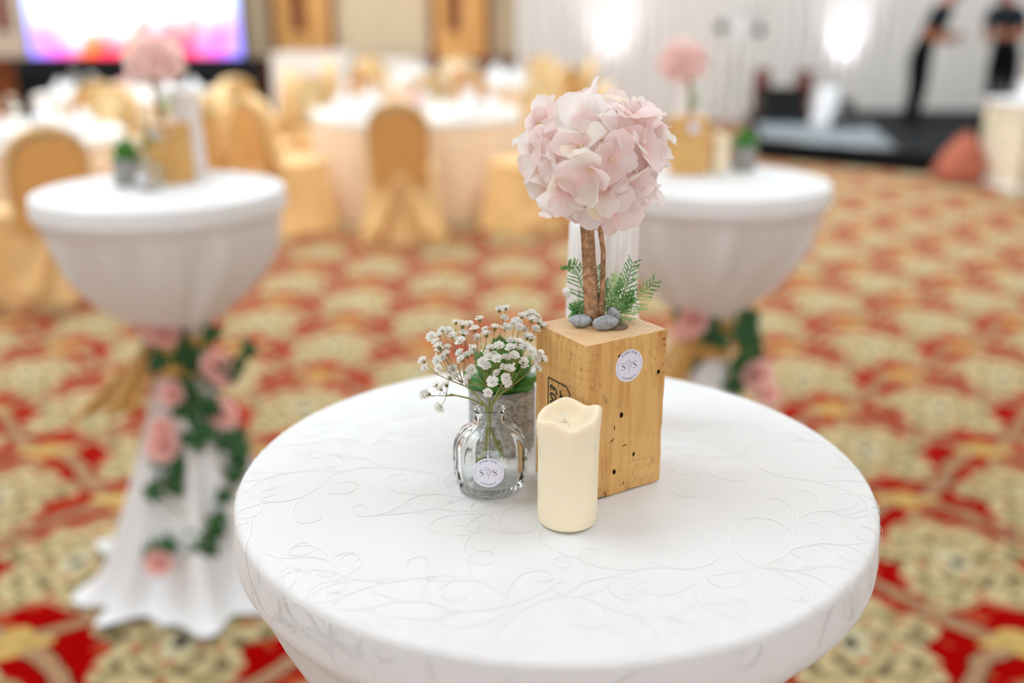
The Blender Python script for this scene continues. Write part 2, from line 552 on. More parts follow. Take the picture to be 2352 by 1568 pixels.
# pilasters, dado and rails on the back wall
WY = RY1
def wx(u): return at(u, 70, y=WY).x
def pilaster(x0, x1, slit, wm='wallwood', im='dado'):
    b = MB(); b.box(x0, x1, WY - 0.10, WY, 0.80, RZ)
    p = bevel_mod(b.build('pilaster', M[wm], wall_back, False), 0.015)
    b = MB(); b.box(slit - 0.10, slit + 0.10, WY - 0.115, WY - 0.10, 1.16, 3.6)
    b.build('inlay', M[im], p, False)
    b = MB()
    for sgn in (-1, 1):
        xe = x0 if sgn < 0 else x1
        b.box(xe - 0.035, xe + 0.035, WY - 0.13, WY - 0.10, 0.80, RZ)
    b.build('edge_moulding', M[im if wm == 'wallwood' else wm], p, False)
for (u0, u1, us) in ((632, 768, 690), (995, 1122, 1043)):
    pilaster(wx(u0), wx(u1), wx(us))
pilaster(wx(-40), wx(64), wx(18), 'side_wall', 'redrail')
for (u0, u1) in ((785, 985), (1125, 1230)):
    b = MB(); x0, x1 = wx(u0), wx(u1)
    b.box(x0, x1, WY - 0.03, WY, 0.86, 3.4)
    bevel_mod(b.build('wall_panel', M['cream_wall'], wall_back, False), 0.01)
b = MB(); b.box(RX0, RX1, WY - 0.06, WY, 0.0, 0.72); struct('trim_1', b, M['dado'], label='dark wood dado along the back wall')
b = MB(); b.box(RX0, RX1, WY - 0.12, WY, 0.72, 0.80); struct('trim_2', bevel_mod, M['redrail']) if False else struct('trim_2', b, M['redrail'], label='reddish wood dado rail')
b = MB(); b.box(RX0, RX0 + 0.03, RY0, RY1, 0, 0.15); struct('baseboard_left', b, M['dado'])
b = MB(); b.box(RX1 - 0.03, RX1, RY0, RY1, 0, 0.15); struct('baseboard_right', b, M['dado'])

# ceiling light coffers
def ceiling_light(x, y, w, d, label):
    t = thing('ceiling_light', label, 'ceiling light', (x, y, RZ), 0, 'ceiling light coffers')
    b = MB()
    for (x0, x1, y0, y1) in ((-w / 2 - 0.1, w / 2 + 0.1, -d / 2 - 0.1, -d / 2), (-w / 2 - 0.1, w / 2 + 0.1, d / 2, d / 2 + 0.1),
                             (-w / 2 - 0.1, -w / 2, -d / 2, d / 2), (w / 2, w / 2 + 0.1, -d / 2, d / 2)):
        b.box(x0, x1, y0, y1, -0.12, -0.001)
    b.build('frame', M['frame'], t, False)
    b = MB(); b.box(-w / 2, w / 2, -d / 2, d / 2, -0.05, -0.03); b.build('diffuser', M['diff'], t, False)
for (x, y, w, d, where) in ((-2.4, 0.6, 2.2, 2.2, 'above the carpet before the ivy-wrapped table'), (2.5, 0.6, 1.9, 1.9, 'above the open carpet beside the main table'),
        (-2.6, 5.6, 2.8, 2.8, 'above the nearest gold chairs'), (2.4, 5.6, 2.8, 2.8, 'above the open carpet behind the main table'), (-2.6, 10.4, 3.0, 2.8, 'above the chairs by the wood pilasters'),
        (-6.6, 6.6, 2.6, 2.8, 'above the table cut by the photo edge'), (-6.6, 11.2, 2.4, 2.4, 'above the video screen'), (1.6, 10.4, 2.8, 2.4, 'above the edge of the white drape'), (5.6, 9.6, 2.8, 2.8, 'above the stage')):  # last two coffers added to brighten the stage and drape
    ceiling_light(x, y, w, d, 'square glowing ceiling coffer ' + where)

# added glowing windows behind the camera, for frontal fill light
M['sky_pane'] = pbr('daylit_sheer', (245, 248, 255), 0.6, 0.2, emit=(228, 242, 255), es=2.9)
for i, x in enumerate((-4.6, -1.5, 1.6, 4.7)):
    b = MB()
    for (x0, x1, z0, z1) in ((x - 1.12, x - 1.0, 0.7, 3.5), (x + 1.0, x + 1.12, 0.7, 3.5), (x - 1.12, x + 1.12, 3.4, 3.52), (x - 1.2, x + 1.2, 0.6, 0.72), (x - 0.03, x + 0.03, 0.72, 3.4)):
        b.box(x0, x1, RY0 - 0.0, RY0 + 0.08, z0, z1)
    w_ = struct('window_%d' % (i + 1), b, M['white_p'])
    for (x0, x1) in ((x - 1.0, x - 0.03), (x + 0.03, x + 1.0)):
        b = MB(); b.box(x0, x1, RY0 + 0.01, RY0 + 0.02, 0.72, 3.4); b.build('pane', M['sky_pane'], w_, False)

# ------------------------------------------------------------------ cocktail tables
R, TT = 0.30, 1.08
LEFT, RIGHT = Vector((-0.91, 1.575, 0)), Vector((0.484, 1.723, 0))

def cover_profile(straight=False):
    top = [(0.0005, TT), (0.06, TT), (0.12, TT), (0.18, TT), (0.24, TT), (0.27, TT), (0.294, TT)]
    for k in range(1, 6):
        a = k / 5 * pi / 2
        top.append((0.294 + 0.007 * sin(a), TT - 0.007 + 0.007 * cos(a)))
    lip = [(0.302, 1.055), (0.303, 1.042), (0.3025, 1.034), (0.300, 1.0285), (0.293, 1.0235)]
    cone = [(0.287, 1.012), (0.278, 0.985), (0.263, 0.95), (0.243, 0.905), (0.213, 0.86), (0.178, 0.815), (0.138, 0.775), (0.10, 0.742), (0.076, 0.715)]
    if straight: cone = [(0.287, 1.010), (0.270, 0.985), (0.245, 0.95), (0.214, 0.905), (0.184, 0.86), (0.155, 0.815), (0.130, 0.775), (0.107, 0.742), (0.08, 0.715)]
    waist = [(0.066, 0.69), (0.062, 0.65), (0.064, 0.60)]
    low = [(0.074, 0.55), (0.092, 0.48), (0.112, 0.41), (0.136, 0.33), (0.162, 0.25), (0.19, 0.17), (0.217, 0.10), (0.245, 0.045), (0.275, 0.016), (0.30, 0.008)]
    return top + lip + cone + waist + low

def make_cover(seed, straight=False):
    rnd = random.Random(seed)
    ph = [rnd.uniform(0, 6.28) for _ in range(8)]
    def f(a, r, z, j):
        if z > 1.02: return r, z
        if z > 0.70:
            t = min(1, (1.02 - z) / 0.12) * (0.35 + 0.65 * min(1, r / 0.2))
            w = 0.5 * cos(13 * a + ph[0]) + 0.35 * cos(21 * a + ph[1]) + 0.3 * cos(8 * a + ph[2])
            w = w * abs(w) ** 0.2 if w > 0 else w * 0.6
            return r * (1 + 0.13 * t * w), z
        t = min(1, (0.70 - z) / 0.4)
        w = 0.5 * cos(9 * a + ph[3]) + 0.4 * cos(14 * a + ph[4]) + 0.45 * cos(5 * a + ph[5])
        rr = r * (1 + (0.06 + 0.13 * t) * w)
        zz = z + (0.02 * max(0, 1 - z / 0.06) * (0.5 + 0.5 * cos(9 * a + ph[3])) if z < 0.06 else 0)
        return rr, zz
    b = MB(); b.lathe(cover_profile(straight), 160, f)
    return b

def make_table(label, loc, seed, bow=0.0):
    t = thing('cocktail_table', label, 'table', loc, 0, 'cocktail tables with tied white covers')
    b = MB(); b.lathe([(0.0005, 1.05), (0.285, 1.05), (0.29, 1.055), (0.29, 1.072), (0.285, 1.0765), (0.0005, 1.0765)], 64); b.build('tabletop', M['white_p'], t)
    b = MB(); b.tube([(0, 0, 0.03), (0, 0, 1.05)], 0.03, 16); b.build('pole', M['metal'], t)
    b = MB(); b.lathe([(0.0005, 0.0), (0.15, 0.0), (0.15, 0.01), (0.03, 0.03), (0.0005, 0.03)], 32); b.build('base', M['metal'], t)
    c = make_cover(seed, seed == 3).build('cover', M['linen'], t)
    # gold sash round the waist with two hanging tails
    b = MB()
    b.lathe([(0.070, 0.60), (0.079, 0.61), (0.082, 0.64), (0.078, 0.665), (0.083, 0.69), (0.080, 0.712), (0.070, 0.72)], 48,
            lambda a, r, z, j: (r * (1 + 0.05 * sin(6 * a + z * 60)), z + 0.006 * sin(3 * a)))
    s = b.build('sash', M['sash'], t)
    b = MB()
    for (L, w0, w1, th, yo) in ((0.21, 0.03, 0.12, 0.95, -0.035), (0.17, 0.03, 0.09, 0.45, -0.065)):
        def g(u, v, L=L, w0=w0, w1=w1, th=th, yo=yo):
            th2 = th * (1 - 0.6 * v)                      # swings from sideways to hanging
            px = -0.06 - L * (v * sin(th)) ; pz = 0.69 - L * v * cos(th * (1 - 0.4 * v))
            w = w0 + (w1 - w0) * sin(v * pi / 2)
            x = px + (u - 0.5) * w * cos(th2); z = pz - (u - 0.5) * w * -sin(th2)
            y = yo + 0.014 * sin(u * 11 + v * 3) - 0.03 * v
            return (x * cos(bow) - y * sin(bow), x * sin(bow) + y * cos(bow), z)
        b.grid(13, 11, g)
    o = b.build('sash_tail', M['sash'], s)
    sm = o.modifiers.new('solid', 'SOLIDIFY'); sm.thickness = 0.002
    return t

main_table = make_table('large round white cocktail table carrying the sharp flower arrangement', (0, 0, 0), 3)
left_table = make_table('blurred round white cocktail table in front of gold chairs, its skirt trailing on the carpet', LEFT, 5, bow=0.15)
right_table = make_table('round white cocktail table standing on open carpet behind the pink hydrangea', RIGHT, 9, bow=0.25)

# embroidered scrolls on the near tabletop
def on_cover(px, py):
    d = sqrt(px * px + py * py)
    if d < 1e-6: return Vector((0, 0, TT)), Vector((0, 0, 1))
    ux, uy = px / d, py / d
    if d <= 0.294: return Vector((px, py, TT)), Vector((0, 0, 1))
    arc = 0.007 * pi / 2
    e = d - 0.294
    if e < arc:
        a = e / 0.007
        return Vector((ux * (0.294 + 0.007 * sin(a)), uy * (0.294 + 0.007 * sin(a)), TT - 0.007 + 0.007 * cos(a))), Vector((ux * sin(a), uy * sin(a), cos(a)))
    e -= arc
    z = TT - 0.007 - e
    r = 0.3025 + 0.0005
    if z < 1.034: r = 0.3025 - (1.034 - z) * 1.1
    return Vector((ux * r, uy * r, z)), Vector((ux, uy, 0.0))

def embroidery():
    rnd = random.Random(21)
    b = MB(); occ = {}
    def key(x, y): return (int(x / 0.012 + 500), int(y / 0.012 + 500))
    def run(x, y, ang, k0, k1, L, depth, w):
        n = max(8, int(L / 0.0025)); pts = []; mine = set(); spawn = []
        for i in range(n + 1):
            t = i / n
            if x * x + y * y > 0.335 ** 2: break
            kk = key(x, y)
            if kk in occ and i > 8 and depth > 0 and occ[kk] > 2: break
            mine.add(kk); pts.append((x, y))
            if depth < 3 and i in (int(n * 0.22), int(n * 0.45), int(n * 0.62)):
                spawn.append((x, y, ang, k0 + (k1 - k0) * t))
            k = k0 + (k1 - k0) * t ** 2.2
            ang += k * L / n; x += cos(ang) * L / n; y += sin(ang) * L / n
        if len(pts) < 8: return
        for kk in mine: occ[kk] = occ.get(kk, 0) + 1
        P = []; N = []
        for p in pts:
            q, nn = on_cover(*p); P.append(q + nn * 0.0002); N.append(nn)
        m = len(P)
        base = len(b.v)
        for i in range(m):
            tt = P[min(i + 1, m - 1)] - P[max(i - 1, 0)]
            c = N[i].cross(tt); c.normalize()
            ww = w * (0.55 + 0.45 * sin(pi * min(1, i / m * 1.1 + 0.08)))
            if i > m - 5: ww *= 1.5
            b.v += [tuple(P[i] - c * ww / 2), tuple(P[i] + N[i] * 0.00022), tuple(P[i] + c * ww / 2)]
        for i in range(m - 1):
            a = base + 3 * i
            b.quad(a, a + 1, a + 4, a + 3); b.quad(a + 1, a + 2, a + 5, a + 4)
        for (sx, sy, sa, sk) in spawn:
            sg = -1 if sk > 0 else 1
            run(sx, sy, sa + sg * 0.35, sg * rnd.uniform(8, 16), sg * rnd.uniform(120, 210), L * rnd.uniform(0.5, 0.72), depth + 1, w * 0.9)
    for gx in range(-3, 4):
        for gy in range(-3, 4):
            x = gx * 0.105 + (0.05 if gy % 2 else 0) + rnd.uniform(-0.015, 0.015); y = gy * 0.098 + rnd.uniform(-0.015, 0.015)
            if x * x + y * y > 0.34 ** 2: continue
            sg = 1 if (gx + gy) % 2 else -1
            run(x, y, rnd.uniform(0, 6.28), sg * rnd.uniform(3, 8), sg * rnd.uniform(70, 120), rnd.uniform(0.16, 0.22), 1, 0.0021)
    return b
cover = [c for c in main_table.children if c.name.startswith('cover')][0]
e = embroidery().build('embroidery', M['thread'], cover)
e['label'] = 'fine satin scroll embroidery'

# ------------------------------------------------------------------ wooden block
BW, BD, BH = 0.0915, 0.079, 0.1514      # right face, left face, height
BANG = atan2(0.0484, 0.0776)
BC = Vector((0.0234, -0.0717, 0)) + Vector((cos(BANG), sin(BANG), 0)) * BW / 2 + Vector((-sin(BANG), cos(BANG), 0)) * BD / 2

def text_mesh(s, size, name='lettering', shear=0.0, bold=0.0):
    cu = bpy.data.curves.new(name, 'FONT'); cu.body = s; cu.size = size; cu.align_x = 'CENTER'; cu.align_y = 'CENTER'
    cu.shear = shear; cu.offset = bold; cu.extrude = 0.00008; cu.resolution_u = 3
    o = bpy.data.objects.new(name, cu); col.objects.link(o)
    dg = bpy.context.evaluated_depsgraph_get()
    me = bpy.data.meshes.new_from_object(o.evaluated_get(dg))
    bpy.data.objects.remove(o); bpy.data.curves.remove(cu)
    return me

def append_mesh(mb, me, Mx):
    b = len(mb.v)
    for v in me.vertices: mb.v.append(tuple(Mx @ v.co))
    for p in me.polygons: mb.f.append(tuple(b + i for i in p.vertices)); mb.m.append(mb.mi)

_letters = {}
def letter(ch, size):
    k = (ch, size)
    if k not in _letters: _letters[k] = text_mesh(ch, size)
    return _letters[k]

def arc_text(mb, s, rad, size, mid, spread, flip):
    n = len(s)
    for i, ch in enumerate(s):
        if ch == ' ': continue
        f = (i / (n - 1) - 0.5) * spread
        a = mid - f if not flip else mid + f
        rot = a - pi / 2 if not flip else a + pi / 2
        append_mesh(mb, letter(ch, size), Matrix.Translation((rad * cos(a), rad * sin(a), 0.00012)) @ Matrix.Rotation(rot, 4, 'Z'))

def serif_s(mb, cx, cy, h):
    pts = []
    raw = [(0.30, 0.34), (0.22, 0.44), (0.05, 0.5), (-0.14, 0.47), (-0.26, 0.34), (-0.25, 0.2), (-0.12, 0.08), (0.08, -0.03), (0.24, -0.14), (0.29, -0.29), (0.18, -0.43), (0.0, -0.5), (-0.18, -0.46), (-0.30, -0.33)]
    w = [0.03, 0.05, 0.05, 0.07, 0.09, 0.11, 0.14, 0.15, 0.13, 0.10, 0.07, 0.05, 0.05, 0.03]
    P = [Vector((cx + x * h, cy + y * h, 0.00015)) for x, y in raw]
    mb.ribbon(P, [x * h for x in w], Vector((0, 0, 1)), 0.00005)
    for (x, y, s) in ((0.30, 0.34, 1), (-0.30, -0.33, -1)):
        mb.ribbon([Vector((cx + x * h, cy + (y - 0.07 * s) * h, 0.00015)), Vector((cx + x * h, cy + (y + 0.14 * s) * h, 0.00015))], 0.04 * h, Vector((0, 0, 1)), 0.00005)

def make_sticker(name, r, parent):
    """round paper sticker lying in its local xy plane, facing +z"""
    b = MB(); b.lathe([(0.00001, -0.00005), (r, -0.00005), (r, 0.0001), (0.00001, 0.0001)], 48)
    st = b.build(name, M['sticker'], parent, False); st['label'] = 'round white name sticker'
    b = MB()
    arc_text(b, 'XIANG MING', r * 0.83, r * 0.195, pi / 2, 1.30, False)
    arc_text(b, 'STEPHANIE', r * 0.83, r * 0.195, -pi / 2, 1.20, True)
    b.build('lettering', M['print'], st, False)
    b = MB(); serif_s(b, -r * 0.42, 0, r * 0.40); serif_s(b, r * 0.42, 0, r * 0.40); b.build('monogram', M['ink'], st, False)
    b = MB(); up = Vector((0, 0, 1))
    # two little line-drawn blossoms on stalks
    for (cx, cy, rr) in ((-0.08, 0.26, 0.15), (0.16, 0.16, 0.11)):
        for q in (1.0, 0.55):
            P = [Vector(((cx + rr * q * (1 + 0.18 * sin(5 * k)) * cos(k * 2 * pi / 20)) * r, (cy + rr * q * (0.8 + 0.1 * sin(4 * k)) * sin(k * 2 * pi / 20)) * r, 0.00014)) for k in range(21)]
            b.ribbon(P, 0.022 * r, up, 0.00003)
        b.ribbon([Vector((cx * r, (cy - rr) * r, 0.00014)), Vector(((cx * 0.4) * r, -0.1 * r, 0.00014)), Vector((0.02 * r, -0.44 * r, 0.00014))], 0.022 * r, up, 0.00003)
    for (x0, y0, dx, dy) in ((0.0, -0.25, -0.15, 0.12), (0.01, -0.2, 0.16, 0.14), (-0.02, -0.08, -0.16, 0.1), (0.05, -0.02, 0.14, 0.08)):
        P = [Vector(((x0 + dx * t + dy * 0.25 * sin(t * pi)) * r, (y0 + dy * t + 0.03 * sin(t * pi)) * r, 0.00014)) for t in (0, .25, .5, .75, 1)]
        b.ribbon(P, [0.01 * r, 0.04 * r, 0.05 * r, 0.035 * r, 0.008 * r], up, 0.00003)
    b.build('flower_drawing', M['print_soft'], st, False)
    b = MB()
    for sg in (0, pi):
        for k in range(9):
            a = sg - 0.62 + k * 1.24 / 8
            for q in (-1, 1):
                P = [Vector(((0.84 + q * 0.045 * t) * r * cos(a + 0.07 * t), (0.84 + q * 0.045 * t) * r * sin(a + 0.07 * t), 0.00014)) for t in (0, 0.5, 1)]
                b.ribbon(P, [0.012 * r, 0.035 * r, 0.008 * r], up, 0.00003)
    b.build('leaf_wreath', M['print_soft'], st, False)
    return st

def make_block(label, loc, rz, detail=True):
    t = thing('wooden_block', label, 'wood block', loc, rz, 'wooden flower blocks')
    b = MB(); nx, ny, nzc = 15, 13, 16
    hx, hy = BW / 2, BD / 2
    # six faces as grids with worn edges
    def worn(p):
        x, y, z = p
        n = noise.noise(Vector((x * 60, y * 60, z * 60)) + Vector((3, 1, 7)))
        q = Vector((x, y, z))
        dxe, dye = hx - abs(x), hy - abs(y); dz0, dz1 = z, BH - z
        near = sorted((dxe, dye, min(dz0, dz1)))[1]
        if near < 0.0015:
            k = 0.0008 + max(0, n) * 0.0012
            q.x -= math.copysign(k, x) if dxe < 0.0015 else 0
            q.y -= math.copysign(k, y) if dye < 0.0015 else 0
            if dz1 < 0.0015: q.z -= k
        if dz0 < 0.002:
            nn = noise.noise(Vector((x * 45, y * 45, 2.0)))
            if nn > 0.12: q.z += (nn - 0.12) * 0.006
        return tuple(q)
    b.grid(nx, nzc, lambda u, v: worn((-hx + BW * u, -hy, BH * v)))
    b.grid(nx, nzc, lambda u, v: worn((hx - BW * u, hy, BH * v)))
    b.grid(ny, nzc, lambda u, v: worn((hx, -hy + BD * u, BH * v)))
    b.grid(ny, nzc, lambda u, v: worn((-hx, hy - BD * u, BH * v)))
    b.mi = 1
    b.grid(nx, ny, lambda u, v: worn((-hx + BW * u, -hy + BD * v, BH)))
    b.mi = 0
    b.grid(nx, ny, lambda u, v: worn((-hx + BW * (1 - u), -hy + BD * v, 0)))
    o = b.build('body', [M['pine'], M['pine_end']], t, False)
    st = make_sticker('sticker', 0.0152, t)
    st.location = (0.002, -hy - 0.0002, 0.1245); st.rotation_euler = (pi / 2, 0, 0)
    if detail:
        # stamped number frame on the left face, reading upwards
        b = MB(); up = Vector((0, 0, 1))
        fr = [(-0.085, -0.017), (0.0, -0.017), (0.0, 0.012), (-0.005, 0.017), (-0.085, 0.017), (-0.085, -0.017)]
        b.ribbon([Vector((x, -y, 0)) for x, y in fr][1:3], 0.0014, up, 0.00005)
        b.ribbon([Vector((x, -y, 0)) for x, y in fr][2:4], 0.0014, up, 0.00005)
        b.ribbon([Vector((x, -y, 0)) for x, y in fr][3:5], 0.0014, up, 0.00005)
        b.ribbon([Vector((x, -y, 0)) for x, y in fr][0:2], 0.0014, up, 0.00005)
        b.ribbon([Vector((x, -y, 0)) for x, y in fr][4:6], 0.0014, up, 0.00005)
        append_mesh(b, text_mesh('003', 0.0155, shear=0.25, bold=0.00025), Matrix.Translation((-0.018, 0.0078, 0)))
        append_mesh(b, text_mesh('IT', 0.0155, shear=0.25, bold=0.00025), Matrix.Translation((-0.0155, -0.0078, 0)))
        o = b.build('stamp', M['ink'], t, False)
        o['label'] = 'black stamped number in a frame'
        # local x -> up, local y -> towards the back of the face, normal -> -x
        Mx = Matrix(((0, 0, -1, -hx - 0.0003), (0, 1, 0, 0.0), (1, 0, 0, BH - 0.0465), (0, 0, 0, 1)))
        o.matrix_local = Mx
        for (fx, fz, a, c) in ((-0.0085, 0.135, 0.0022, 0.0016), (0.0365, 0.112, 0.0017, 0.0021), (-0.0045, 0.0785, 0.0020, 0.0026), (0.0115, 0.036, 0.0013, 0.0026), (-0.0105, 0.0235, 0.0019, 0.0028)):
            b = MB(); n = 12
            ring = [(a * (1 + 0.25 * noise.noise(Vector((k * 0.9, fx * 100, fz * 90)))) * cos(2 * pi * k / n), c * (1 + 0.3 * noise.noise(Vector((k * 0.8, fz * 100, 4)))) * sin(2 * pi * k / n)) for k in range(n)]
            for (x, z) in ring: b.add((fx + x, -hy - 0.00025, fz + z))
            for (x, z) in ring: b.add((fx + x * 0.5, -hy + 0.0012, fz + z * 0.5))
            for k in range(n): b.quad(k, (k + 1) % n, n + (k + 1) % n, n + k)
            b.f.append(tuple(n + k for k in range(n))); b.m.append(0)
            b.f.append(tuple(range(n))); b.m.append(0)
            b.build('nail_hole', M['hole'], t, False)
        for (fx, fz, dx, dz) in ((-0.017, 0.054, 0.006, 0.003), (-0.002, 0.047, 0.005, 0.0006), (-0.0205, 0.006, 0.0015, -0.006), (0.0005, 0.011, 0.001, -0.004), (-0.012, 0.070, 0.0003, -0.005), (0.0425, 0.1425, -0.003, 0.0), (0.043, 0.1365, -0.002, 0.0)):
            b = MB(); b.ribbon([Vector((fx, -hy - 0.0001, fz)), Vector((fx + dx / 2, -hy - 0.0001, fz + dz / 2 + 0.0002)), Vector((fx + dx, -hy - 0.0001, fz + dz))], [0.0004, 0.0011, 0.0003], Vector((0, -1, 0)), 0.0002)
            b.build('crack', M['hole'], t, False)
        # drilled dark hole for the stem
        b = MB(); b.lathe([(0.00001, BH - 0.002), (0.0125, BH - 0.002), (0.0135, BH + 0.0003), (0.00001, BH + 0.0003)], 24, cx=0.008, cy=-0.008); b.build('stem_hole', pbr('glue_dark', (120, 92, 58), 0.5), t)
    return t

BT = TT + 0.001
block = make_block('honey pine block with sharp round sticker and stamped 003, under the sharp hydrangea', (BC.x, BC.y, BT), BANG)
ZB = BT + BH + 0.0003

# ------------------------------------------------------------------ hydrangea tree
def petal_mesh(seed):
    rnd = random.Random(seed)
    b = MB(); L = 1.0; ph = rnd.uniform(0, 6); cup = rnd.uniform(0.15, 0.4); sk = rnd.uniform(-0.12, 0.12)
    def f(u, v):
        w = 0.14 + 0.62 * sin(min(1.0, (v * 0.92 + 0.06)) ** 1.15 * pi * 0.86) ** 0.8
        e = (u - 0.5) * 2
        ruff = 0.05 * v * sin(e * 7 + ph) * abs(e)
        tip = v * (1 - 0.14 * e * e * v) + 0.035 * v * v * cos(e * 6 + ph)
        x = tip * L
        y = e * w * 0.62 + sk * v * v
        z = cup * (v * v * 0.55) + 0.22 * e * e * w + ruff - 0.25 * max(0, v - 0.62) ** 2 * 3
        return (x * 0.028, y * 0.028, z * 0.028)
    b.grid(7, 7, f)
    return b.mesh('petal', M['petal'])
PETALS = [petal_mesh(i) for i in range(6)]
b = MB(); b.ell((0, 0, 0.0015), (0.0018, 0.0018, 0.0016), 7, 5); CENTRE = b.mesh('floret_centre', pbr('floret_eye', (236, 220, 170), 0.7))

def frame_z(d, spin):
    d = d.normalized(); a = d.orthogonal().normalized(); c = d.cross(a)
    return Matrix((a, c, d)).transposed().to_4x4() @ Matrix.Rotation(spin, 4, 'Z')

def hydrangea_layout(seed, n=48, core=16):
    rnd = random.Random(seed); out = []
    for j in range(n + core):
        i, nn_ = (j, n) if j < n else (j - n, core)
        zz = 1 - 2 * (i + 0.5) / nn_
        a = i * 2.399963 + rnd.uniform(-0.2, 0.2)
        d = Vector((sqrt(1 - zz * zz) * cos(a), sqrt(1 - zz * zz) * sin(a), zz))
        d = (d + Vector((rnd.uniform(-.16, .16), rnd.uniform(-.16, .16), rnd.uniform(-.16, .16)))).normalized()
        rr = rnd.uniform(0.042, 0.057) if j < n else 0.026
        p = Vector((d.x * rr * 1.04, d.y * rr * 1.0, d.z * rr * 0.80))
        tilt = (d + Vector((rnd.uniform(-.45, .45), rnd.uniform(-.45, .45), rnd.uniform(-.3, .5)))).normalized()
        np_ = rnd.choice((4, 4, 5))
        pet = []
        lift = rnd.uniform(0.15, 0.75)
        sc = rnd.uniform(0.82, 1.15)
        for k in range(np_):
            M4 = Matrix.Rotation(2 * pi * k / np_ + rnd.uniform(-.2, .2), 4, 'Z') @ Matrix.Rotation(-lift + rnd.uniform(-.3, .25), 4, 'Y') @ Matrix.Rotation(rnd.uniform(-.4, .4), 4, 'X') @ Matrix.Scale(sc * rnd.uniform(0.85, 1.12), 4)
            pet.append((rnd.randrange(6), M4))
        out.append((Matrix.Translation(p) @ frame_z(tilt, rnd.uniform(0, 6.28)), pet))
    return out

def twigs(t, H):
    """trunk with forks and one thinner twig, H = height to the flower centre"""
    b = MB()
    P = [(0.0, 0, 0), (-0.0005, 0.0, 0.01), (-0.002, 0.001, 0.03), (-0.004, 0.002, 0.055), (-0.0058, 0.004, 0.08), (-0.0068, 0.006, 0.096), (-0.006, 0.008, 0.108)]
    b.tube(P, [0.0078, 0.0070, 0.0067, 0.0062, 0.0060, 0.0066, 0.0050], 14)
    b.tube([(-0.006, 0.006, 0.085), (-0.011, 0.008, 0.098), (-0.017, 0.010, 0.115), (-0.022, 0.012, 0.135)], [0.003, 0.0026, 0.0022, 0.0016], 8)
    b.tube([(-0.006, 0.007, 0.10), (-0.003, 0.006, 0.108), (0.0005, 0.007, 0.118), (0.002, 0.009, H)], [0.0045, 0.003, 0.0024, 0.0018], 8)
    b.tube([(-0.007, 0.008, 0.10), (-0.009, 0.010, 0.115), (-0.008, 0.014, H)], [0.004, 0.0034, 0.002], 8)
    o = b.build('trunk', M['twig'], t)
    b = MB()
    b.tube([(0.0075, -0.003, 0), (0.0078, -0.003, 0.02), (0.0085, -0.001, 0.045), (0.0082, 0.002, 0.068), (0.0055, 0.004, 0.085), (0.0045, 0.006, 0.1), (0.006, 0.008, 0.118)], [0.0030, 0.0026, 0.0022, 0.0022, 0.0024, 0.0017, 0.0012], 9)
    b.tube([(0.0058, 0.004, 0.083), (0.002, 0.006, 0.1), (0.0005, 0.008, 0.115)], [0.0014, 0.0013, 0.001], 7)
    b.build('twig', M['twig'], t)

HC = Vector((0.0335, -0.0077, ZB))     # foot of the trunk
hyd = thing('hydrangea_tree', 'sharp pale pink silk hydrangea ball on a twig trunk, nearest of three', 'flower', HC, 0, 'pink hydrangea trees')
twigs(hyd, 0.15)
HCEN = Vector((0.0010, 0.026, 0.148))
for (Mx, pet) in hydrangea_layout(4):
    fl = link('floret', CENTRE, hyd); fl.matrix_local = Matrix.Translation(HCEN) @ Mx
    for (k, M4) in pet:
        p = link('petal', PETALS[k], fl); p.matrix_local = M4

def far_hydrangea(label, loc, rz, seed, sc=1.0):
    t = thing('hydrangea_tree', label, 'flower', loc, rz, 'pink hydrangea trees')
    twigs(t, 0.15)
    b = MB()
    for (Mx, pet) in hydrangea_layout(seed, 38):
        for (k, M4) in pet:
            append_mesh(b, PETALS[k], Matrix.Translation(HCEN) @ Mx @ M4)
    o = b.build('flower_head', M['petal_far'], t)
    t.scale = (sc,) * 3
    return t

# pebbles on the block
def pebble(label, loc, r, rz, tilt=0.0, sd=1.0):
    b = MB(); b.ell((0, 0, 0), r, 20, 12)
    v2 = []
    for p in b.v:
        q = Vector(p); q *= 1 + 0.16 * noise.noise(Vector((p[0] * 110 + sd * 7, p[1] * 110, p[2] * 110)))
        v2.append(tuple(q))
    b.v = v2
    o = b.build('pebble', M['pebble'], None, True, loc, (0, tilt, rz))
    zmin = min((o.rotation_euler.to_matrix() @ Vector(v)).z for v in b.v)
    o.location.z = ZB - zmin
    tag(o, label, 'pebble', 'grey pebbles on the block')
q = at(1391, 742, z=ZB + 0.006); pebble('long grey pebble at the front of the sharp hydrangea trunk', q, (0.0118, 0.0062, 0.0068), 0.25, -0.08, 1)
q = at(1333, 737, z=ZB + 0.005); pebble('flat grey pebble beside the trunk on the side of the stamped face', q, (0.0105, 0.0080, 0.0052), 0.1, 0, 2)
q = at(1409, 726, z=ZB + 0.008); pebble('round grey pebble half hidden behind the long pebble', q, (0.0058, 0.0075, 0.0085), 0.4, 0, 3)

